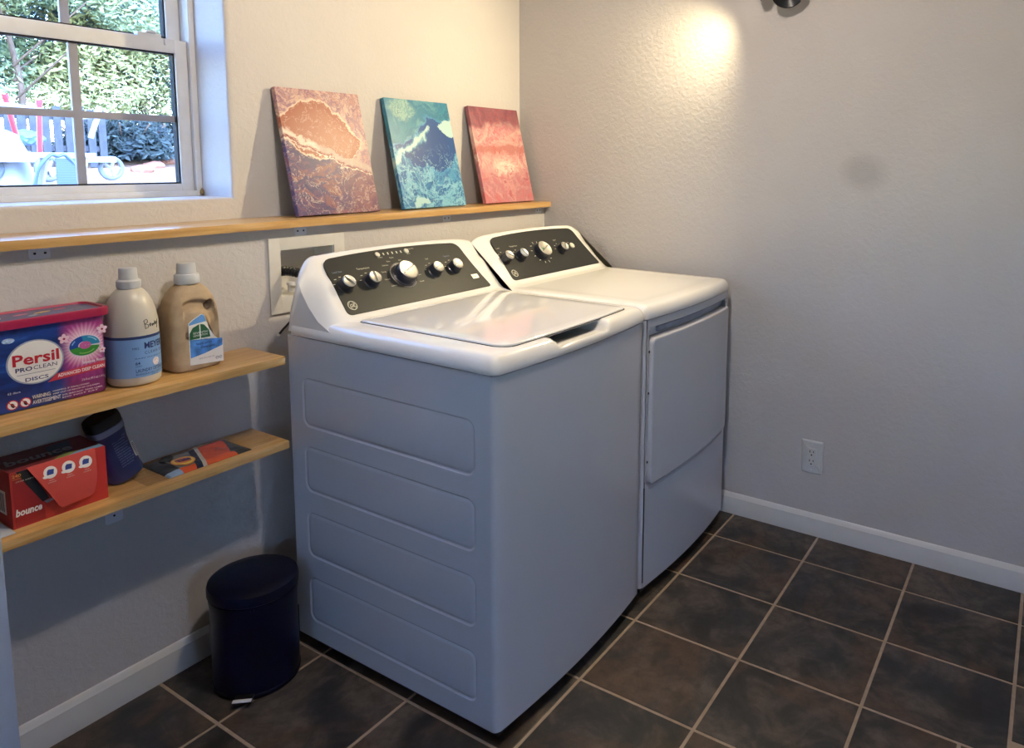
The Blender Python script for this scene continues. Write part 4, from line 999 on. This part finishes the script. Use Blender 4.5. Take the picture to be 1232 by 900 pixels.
lettering([('SCENT BOOSTER', -.012, .118-.0065*q, .0028, dict(w=.034-.003*(q % 3))) for q in range(12)], CF, simple('film_ink', '7d88ae', .5), cn, h=.0006)
ngon('barcode_label', [(.0265, .050), (.0330, .050), (.0330, .090), (.0265, .090)], lambda u, v, h: Vector((u, -.0215-h, v)), m_white, cn, h=.0012)
for q in range(9): ngon('bar', [(.0275, .053+q*.004), (.032, .053+q*.004), (.032, .0545+q*.004), (.0275, .0545+q*.004)], lambda u, v, h: Vector((u, -.0215-h, v)), m_black, cn, h=.0016)

# --- flat pouch lying in a clear bag
po = thing('detergent_pouch', 'flat orange and grey detergent pouch lying on the lower shelf', 'pouch', (-1.6200, -.082, .5985))
PT = Vector(po.location)
def crn(a, b): return noise.noise(Vector((a*22, b*22, 1)))*.003+noise.noise(Vector((a*60, b*60, 4)))*.0012
def pouch(x0, y0, x1, y1, th, nx=36, ny=22, z0=0.0, amp=1):
    bm = bmesh.new(); g = []
    for j in range(ny+1):
        row = []
        for i in range(nx+1):
            u, v = i/nx, j/ny; e = min(1, 4*min(u, 1-u)*2.2)*min(1, 4*min(v, 1-v)*1.6); x, y = x0+(x1-x0)*u, y0+(y1-y0)*v
            row.append(bm.verts.new((x, y, z0+.0015+th*sqrt(max(0, e))+amp*crn(x, y)*(.3+e))))
        g.append(row)
    for j in range(ny):
        for i in range(nx): bm.faces.new((g[j][i], g[j][i+1], g[j+1][i+1], g[j+1][i]))
    lo = [bm.verts.new((x, y, z0)) for x, y in ((x0, y0), (x1, y0), (x1, y1), (x0, y1))]; bm.faces.new(lo[::-1])
    for a, b, edge in ((lo[0], lo[1], g[0]), (lo[1], lo[2], [r[-1] for r in g]), (lo[2], lo[3], g[-1][::-1]), (lo[3], lo[0], [r[0] for r in g][::-1])): bm.faces.new([b, a]+edge)
    bmesh.ops.triangulate(bm, faces=[f for f in bm.faces if len(f.verts) > 4]); return bm
def pouchmat():
    k = NM('pouch_film', .25, coat=.5); s = k.n('SeparateXYZ'); k.l(k.coord(), s.inputs[0]); X, Y = s.outputs[0], s.outputs[1]
    c = k.ramp(k.noise(20, 3).outputs['Fac'], [(.35, hx('23272e')), (.65, hx('3c4046'))])
    c = k.mix(k.ramp(X, [(-.0, (0,)*3), (.001, (0,)*3)]), c, c)
    def band(f, a, b): return k.math('MULTIPLY', k.math('GREATER_THAN', f, a), k.math('LESS_THAN', f, b))
    c = k.mix(band(X, -.068, .015), c, hx('74787a'))
    q = k.math('ADD', X, k.math('MULTIPLY', Y, -.35))
    c = k.mix(band(q, .010, .080), c, hx('c8563c')); c = k.mix(k.math('MULTIPLY', k.math('LESS_THAN', Y, -.045), band(X, -.070, .07)), c, hx('cf5a36'))
    c = k.mix(band(q, .002, .012), c, hx('b9b6ae')); c = k.mix(band(q, -.014, .002), c, hx('27304a'))
    c = k.mix(k.math('MULTIPLY', k.math('LESS_THAN', Y, -.045), k.math('LESS_THAN', X, -.070)), c, hx('8aa4c4'))
    k.color(c); return k.m
bm = pouch(-.105, -.066, .108, .062, .006); po_b = obj('pouch_body', bm, pouchmat(), po)
bmesh.ops  # keep namespace
PM = lambda u, v, h: Vector((u, v, .0098+h+crn(u, v)*.9))
e0 = ngon('logo', ell(-.0420, -.0130, .0260, .0300, 30), PM, simple('logo_orange', 'd08a3a', .4), po, h=.0008)
ngon('logo', ell(-.0420, -.0130, .0225, .0262, 30), PM, simple('logo_yellow', 'd8c05a', .4), e0, h=.0014)
ngon('logo', ell(-.0420, -.0130, .0180, .0212, 30), PM, simple('logo_ring', 'c8703c', .4), e0, h=.0020)
lettering([('Tide', -.0420, -.0205, .0150, dict(al='CENTER', bold=.06, w=.034))], PM, simple('logo_navy', '232f78', .4), e0, h=.0026)
lettering([('EVO', .040, -.012, .018, dict(w=.034, rot=-.9))], PM, simple('pouch_ink', '2a1f22', .5), po, h=.0012)
ngon('pouch_print', ell(-.058, .035, .020, .014, 20, .5), PM, simple('pouch_dark', '2c3338', .4, var=.5, scale=90), po, h=.0008)
k = NM('clear_film', .08); k.color((1, 1, 1)); k.b.inputs['Transmission Weight'].default_value = 1; k.b.inputs['IOR'].default_value = 1.15; k.b.inputs['Alpha'].default_value = .35
k.bump(k.noise(60, 3, .6).outputs['Fac'], .6, .004); m_film = k.m
for (xa, ya, xb, yb, lab) in ((.106, -.052, .190, .060, 0), (-.160, -.075, -.102, .03, 1)):
    bm = bmesh.new(); g = [[bm.verts.new((xa+(xb-xa)*i/16, ya+(yb-ya)*j/16, .004+.9*abs(crn(xa+(xb-xa)*i/16+3*lab, ya+(yb-ya)*j/16))*1.6)) for i in range(17)] for j in range(17)]
    for j in range(16):
        for i in range(16): bm.faces.new((g[j][i], g[j][i+1], g[j+1][i+1], g[j+1][i]))
    bmesh.ops.solidify(bm, geom=bm.faces[:], thickness=.0002); obj('clear_wrapper', bm, m_film, po)

# ================================================================== LAMPS
cl = thing('ceiling_lamp', 'round flush ceiling lamp over the floor left of the machines', 'lamp', (-1.48, -1.185, 2.44))
bm = bmesh.new(); lathe(bm, [(.075, 0), (.078, -.012), (.062, -.022), (.03, -.024), (.03, -.036)], 36); obj('lamp_base', bm, m_chrome, cl)
k = NM('lamp_glow', .4); k.color((1, .95, .85)); k.b.inputs['Emission Color'].default_value = (1, .85, .65, 1); k.b.inputs['Emission Strength'].default_value = 4; m_glow = k.m
bm = bmesh.new(); lathe(bm, [(.013, -.036), (.013, -.048), (.016, -.052), (.016, -.056)], 20); obj('lamp_socket', bm, m_white, cl)
sc = thing('wall_sconce', 'chrome two-head adjustable spot sconce high on the right wall', 'lamp', (0, -1.06, 2.10))
SL = Vector(sc.location)
bm = bmesh.new(); slab(bm, rrect(-.14, -.03, .14, .03, .012, 5), [(0, 0), (0, .012), (.004, .016)], lambda u, v, h: Vector((-h, -u, v)), capb=False); obj('wall_plate', bm, m_chrome, sc)
def head(tip, axis, R0, L0, lit):
    """cylindrical spot head: open end at tip, pointing along axis"""
    tip = Vector(tip)-SL; ax = Vector(axis).normalized(); q = ax.to_track_quat('Z', 'Y').to_matrix().to_4x4(); Mx = Matrix.Translation(tip) @ q
    bm = bmesh.new(); lathe(bm, [(R0*.95, -.012), (R0*.955, -.001), (R0, 0), (R0*1.02, -.004), (R0, -L0*.55), (R0*.8, -L0*.85), (R0*.35, -L0), (.006, -L0-.001)], 40, Mx, cap=False); hd_ = obj('lamp_head', bm, m_chrome, sc)
    bm = bmesh.new(); lathe(bm, [(.002, -.0150), (R0*.5, -.0158), (R0*.93, -.0175)], 32, Mx, cap=False); obj('bulb_face', bm, m_dark if not lit else m_glow, hd_)
    if not lit:
        bm = bmesh.new(); lathe(bm, [(R0*.95, -.0015), (R0*.8, -.008), (R0*.60, -.0165)], 40, Mx, cap=False); obj('baffle', bm, simple('black_baffle', '23262c', .3, coat=.4), hd_)
    e = tip-ax*L0; y = max(-.13, min(.13, e.y)); bm = bmesh.new(); tube(bm, bez([e, e+Vector((.012, 0, .02)), (-.03, y, .0), (-.014, y, 0)], 6), .006, 10); obj('arm', bm, m_chrome, hd_)
head((-.075, -.968, 1.952), (-.25, .82, -.48), .036, .050, True)
head((-.090, -1.083, 1.938), (-.72, -.30, -.60), .054, .048, False)

# ================================================================== THE YARD BEYOND THE WINDOW
def gz(y): return .50+(0 if y < 4 else min(.78, (y-4)*.15))+max(0, y-9.2)*.02
k = NM('sandy_ground', .95); n = k.noise(1.3, 6, .65, dist=.5); n2 = k.noise(9, 5, .7)
c_ = k.ramp(n.outputs['Fac'], [(.3, hx('6e5444')), (.55, hx('8c7462')), (.75, hx('a8937e'))]); k.color(k.mix(k.math('MULTIPLY', n2.outputs['Fac'], .4), c_, hx('8a6650'))); k.bump(n2.outputs['Fac'], .5, .05); m_sand = k.m
bm = bmesh.new(); xs = [-14+.8*i for i in range(56)]; ys = [.5+.45*j for j in range(60)]
g = [[bm.verts.new((x, y, gz(y)+noise.noise(Vector((x*.6, y*.6, 0)))*.05*(y > 4))) for x in xs] for y in ys]
for j in range(len(ys)-1):
    for i in range(len(xs)-1): bm.faces.new((g[j][i], g[j][i+1], g[j+1][i+1], g[j+1][i]))
yard = struct(obj('ground', bm, m_sand))
def leafmat(name, a, b):
    k = NM(name, .6); k.b.inputs['Specular IOR Level'].default_value = .2
    n = k.noise(3.5, 3); k.color(k.ramp(n.outputs['Fac'], [(.3, hx(a)), (.7, hx(b))])); k.b.inputs['Transmission Weight'].default_value = .0
    return k.m
lm1, lm2, lm3 = leafmat('leaf_sage', '66785e', '95a27c'), leafmat('leaf_blue', '4c6468', '788c82'), leafmat('leaf_yellow', '80865a', 'adae7e')
m_bark = simple('bark', '5e5048', .9, bump=.5)
def tree(x, y, crown, r, h, n, mat, label, trunk=.045, low=.3, leaf=.055):
    z = gz(y)-.05; t = thing('yard_tree', label, 'tree', (x, y, z)); rng = random.Random(int(x*100)+int(y*37))
    bm = bmesh.new(); tube(bm, bez([(0, 0, 0), (.08, .02, crown*.4), (-.05, 0, crown*.8), (0, 0, crown)], 5), lambda i: trunk*(1-.03*i), 8)
    for q in range(7):
        a = rng.uniform(0, 6.28); l = r*rng.uniform(.5, .9); zz = crown*rng.uniform(.35, .95); tube(bm, bez([(0, 0, zz), (cos(a)*l*.5, sin(a)*l*.5, zz+h*.15), (cos(a)*l, sin(a)*l, zz+h*.3)], 4), lambda i: trunk*.35*(1-.07*i), 6)
    obj('trunk', bm, m_bark, t)
    cs = [(rng.uniform(-.75, .75)*r, rng.uniform(-.5, .5)*r, crown+rng.uniform(-.5, .5)*h*(1 if low < 1 else 1), rng.uniform(.22, .5)*r) for _ in range(26)]
    V, F = [], []
    for q in range(n):
        cx, cy, cz, cr = rng.choice(cs); d = Vector((rng.gauss(0, 1), rng.gauss(0, 1), rng.gauss(0, 1))).normalized()*cr*rng.uniform(.75, 1.05)
        p = Vector((cx, cy, cz))+Vector((d.x, d.y, d.z*.8)); a = Vector((rng.gauss(0, 1), rng.gauss(0, 1), rng.gauss(0, 1))).normalized(); b = a.orthogonal().normalized(); s = leaf*rng.uniform(.5, 1.2)
        i = len(V); V += [p-a*s, p+b*s*.4, p+a*s, p-b*s*.4]; F.append((i, i+1, i+2, i+3))
    me = bpy.data.meshes.new('foliage'); me.from_pydata(V, [], F); o = objm('foliage', me, mat, t, smooth=False); o['kind'] = 'stuff'
def gx(px, y): return at(px, 190, y).x
tree(gx(25, 9.6), 9.6, 2.3, 1.7, 2.6, 26000, lm1, 'pale sage tree behind the patio things at the left of the window')
tree(gx(85, 11.), 11., 2.5, 1.9, 2.2, 26000, lm2, 'bluish grey-green tree seen behind the window muntin')
tree(gx(172, 10.2), 10.2, 1.75, 1.8, 1.8, 26000, lm3, 'yellow-green bushy tree at the right of the window')
tree(gx(30, 14.), 14., 4.4, 1.9, 4., 20000, lm2, 'tallest bluish tree standing behind the others')
def shrub(x, y, r, h, n, mat, label):
    z = gz(y)-.03; t = thing('yard_shrub', label, 'shrub', (x, y, z)); rng = random.Random(int(x*91)); V, F = [], []
    bm = bmesh.new()
    for q in range(9):
        a = q*.7; tube(bm, [(0, 0, 0), (cos(a)*r*.4, sin(a)*r*.4, h*.5), (cos(a)*r*.7, sin(a)*r*.7, h*.85)], .012, 5)
    obj('stem', bm, m_bark, t)
    for q in range(n):
        d = Vector((rng.gauss(0, 1), rng.gauss(0, 1), abs(rng.gauss(0, 1)))).normalized()*rng.uniform(.5, 1.); p = Vector((d.x*r, d.y*r, .05+d.z*h)); a = Vector((rng.gauss(0, 1), rng.gauss(0, 1), rng.gauss(0, 1))).normalized(); b = a.orthogonal().normalized(); s = .06*rng.uniform(.5, 1.2)
        i = len(V); V += [p-a*s, p+b*s*.4, p+a*s, p-b*s*.4]; F.append((i, i+1, i+2, i+3))
    me = bpy.data.meshes.new('foliage'); me.from_pydata(V, [], F); o = objm('foliage', me, mat, t, smooth=False); o['kind'] = 'stuff'
dk = leafmat('leaf_dark', '232c32', '3c4848')
shrub(gx(150, 9.2), 9.2, .75, .62, 3500, dk, 'dark low shrub on the sandy bank right of the muntin')
shrub(gx(200, 9.8), 9.8, .7, .65, 3000, dk, 'dark shrub on the bank by the right sash stile')
shrub(gx(122, 9.4), 9.4, .6, .55, 2500, dk, 'small dark shrub just right of the patio chair')
for q, (px, y) in enumerate(((185, 8.6), (206, 8.9), (170, 8.3))):
    bm = bmesh.new(); bmesh.ops.create_icosphere(bm, subdivisions=2, radius=1)
    for v in bm.verts: v.co = Vector((v.co.x*.15, v.co.y*.10, v.co.z*.07))*(1+.25*noise.noise(v.co*2+Vector((q*5, 0, 0))))
    o = tag(obj('garden_rock', bm, simple('red_rock', '85594a', .9, var=.2, bump=.4), smooth=False), ['reddish rock in the middle of three on the sandy bank', 'reddish rock nearest the right sash stile', 'reddish rock leftmost of three on the sandy bank'][q], 'rock'); o.location = (gx(px, y), y, gz(y)+.02)
# fence of narrow pickets, wood colour darkened to stand in for shade
fy = 8.6; fx0, fx1 = gx(-40, fy), gx(122, fy)
fe = thing('picket_fence', 'picket fence coloured dark for shade behind the red poles', 'fence', (fx0, fy, gz(fy)))
m_fence = simple('shade_dark_wood', '343945', .85, var=.2, bump=.3); q = 0; x = 0
bm = bmesh.new(); box(bm, (0, -.012, 0), (.085, .012, .74), .004); pk = obj('picket', bm, m_fence, fe)
while x < fx1-fx0:
    if q:
        c = pk.copy(); C.objects.link(c); c.location = (x, 0, random.uniform(-.02, .02)); c.scale = (1, 1, random.uniform(.94, 1.03))
    q += 1; x += .125
for z in (.2, .58): bx('fence_rail', (0, .013, z), (fx1-fx0, .05, z+.07), m_fence, fe, .004)
# patio table
ty = 4.3; tx = at(18, 190, ty).x; tz = at(20, 183, ty).z
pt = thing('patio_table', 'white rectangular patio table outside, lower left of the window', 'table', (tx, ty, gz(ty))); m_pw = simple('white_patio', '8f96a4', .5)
th = tz-gz(ty); bx('table_top', (-1.0, -.35, th-.035), (.36, .35, th), m_pw, pt, .008)
for sx, sy in ((.30, -.3), (.30, .3), (-.9, -.3), (-.9, .3)):
    bm = bmesh.new(); tube(bm, bez([(sx-.14, sy, 0), (sx-.08, sy, th*.5), (sx, sy, th-.035)], 6), .03, 8); obj('leg', bm, m_pw, pt)
# patio chair with a sling back
cy_ = 3.6; cp = at(75, 222, cy_); pc = thing('patio_chair', 'patio chair with an arched steel-blue frame and mesh sling back', 'chair', (cp.x, cy_, gz(cy_)))
m_cf = simple('chair_frame_blue', '4f639a', .35, metal=.3); topz = at(80, 188, cy_).z-gz(cy_); sc_ = at(100, 200, cy_).x-at(50, 200, cy_).x
hw_ = sc_*.60
for s in (-1, 1):
    bm = bmesh.new(); tube(bm, bez([(s*hw_, .25, 0), (s*hw_*.98, .12, topz*.45), (s*hw_*.85, .05, topz*.85), (s*hw_*.35, .03, topz), (0, .03, topz)], 8), .012, 8); obj('frame_arch', bm, m_cf, pc)
    bm = bmesh.new(); tube(bm, bez([(s*hw_, -.45, 0), (s*hw_, -.42, .55), (s*hw_, -.1, .62), (s*hw_, .11, .6)], 8), .012, 8); obj('armrest', bm, m_cf, pc)
k = NM('sling_mesh', .7); wv = k.n('TexWave', wave_type='BANDS', bands_direction='Z'); wv.inputs['Scale'].default_value = 30; k.l(k.coord(), wv.inputs['Vector']); k.color(k.ramp(wv.outputs['Fac'], [(.2, hx('34457a')), (.8, hx('47598e'))])); m_sl = k.m
bm = bmesh.new(); box(bm, (-hw_*.1, .03, .45), (hw_*.75, .04, topz*.985), .004); obj('sling_back', bm, m_sl, pc)
bm = bmesh.new(); box(bm, (-hw_*.9, -.42, .42), (hw_*.9, .06, .44), .004); obj('sling_seat', bm, m_sl, pc)
# red steel pipes
m_rp = simple('red_paint', '9a1426', .4)
ry = 5.6
for (pa, pb, lab) in (((7, 118), (27, 190), 'leaning red pole further left beyond the window'), ((47, 125), (49, 232), 'upright red pole left of the window muntin')):
    a, b = at(*pa, ry), at(*pb, ry); d = (a-b); b = b - d*((b.z-gz(ry)+.05)/d.z)
    bm = bmesh.new(); tube(bm, [Vector((0, 0, 0)), (a-b)*.5, a-b], .020, 10); o = obj('pole_shaft', bm, m_rp); t = thing('red_pole', lab, 'pole', b); o.parent = t
    bm = bmesh.new(); tube(bm, [(a-b)*.995, (a-b)*1.03], .026, 10); obj('end_cap', bm, m_rp, t)
# covered grill (white tarp) and hand cart
a = at(0, 190, 5.2); gr = thing('covered_grill', 'white tarp-covered grill standing behind the patio table', 'grill', (a.x, 5.2, gz(5.2)))
hh = at(8, 155, 5.2).z-gz(5.2)
bm = bmesh.new(); lathe(bm, [(.19, .12), (.21, .2), (.20, hh*.5), (.17, hh*.8), (.12, hh*.95), (.03, hh)], 24)
for v in bm.verts: v.co.x += .03*noise.noise(v.co*4); v.co.y += .03*noise.noise(v.co*4+Vector((5, 0, 0)))
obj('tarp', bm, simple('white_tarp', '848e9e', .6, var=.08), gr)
for s in (-.1, .1): bx('leg', (s-.02, -.02, 0), (s+.02, .02, .2), m_black, gr)
a = at(33, 166, 6.2); bl = thing('blue_tarp_bundle', 'blue tarp bundle hung between the two red poles', 'tarp', (a.x, 6.2, a.z))
bm = bmesh.new(); bmesh.ops.create_icosphere(bm, subdivisions=3, radius=1)
for v in bm.verts: v.co = Vector((v.co.x*.13, v.co.y*.08, v.co.z*.07))*(1+.35*noise.noise(v.co*2.5))
obj('tarp', bm, simple('blue_tarp', '4d6c9c', .5, var=.2), bl); bx('support_post', (-.03, .1, gz(6.2)-a.z), (.03, .16, .05), m_fence, bl)
cc = at(59, 203, 4.9); ct = thing('garden_cart', 'pale wheeled garden cart behind the patio chair', 'cart', (cc.x, 4.9, gz(4.9)))
wr = .085
for q, (wx, wy) in enumerate(((0, 0), (.5, .1), (-.35, .12))):
    zc = (cc.z-gz(4.9)) if q == 0 else (cc.z-gz(4.9))
    bm = bmesh.new(); tube(bm, [(wx+wr*cos(a_*pi/12), wy, zc+wr*sin(a_*pi/12)) for a_ in range(25)], .02, 8); wl = obj('wheel', bm, simple('pale_tyre', '5c6676', .6), ct)
    for s in range(5):
        aa = s*1.257; bm = bmesh.new(); tube(bm, [(wx, wy, zc), (wx+wr*cos(aa), wy, zc+wr*sin(aa))], .012, 6); obj('spoke', bm, m_pw, wl)
zc = cc.z-gz(4.9)
bm = bmesh.new(); box(bm, (-.35, .0, zc+.05), (.5, .12, zc+.10), .01); box(bm, (-.03, .02, 0), (.03, .08, zc)); obj('cart_frame', bm, m_pw, ct)
bm = bmesh.new(); tube(bm, bez([(-.30, .06, zc+.1), (-.42, .06, zc+.30), (-.35, .06, zc+.48), (.30, .06, zc+.42), (.42, .06, zc+.50), (.34, .06, zc+.25)], 6), .022, 8); obj('push_handle', bm, m_pw, ct)
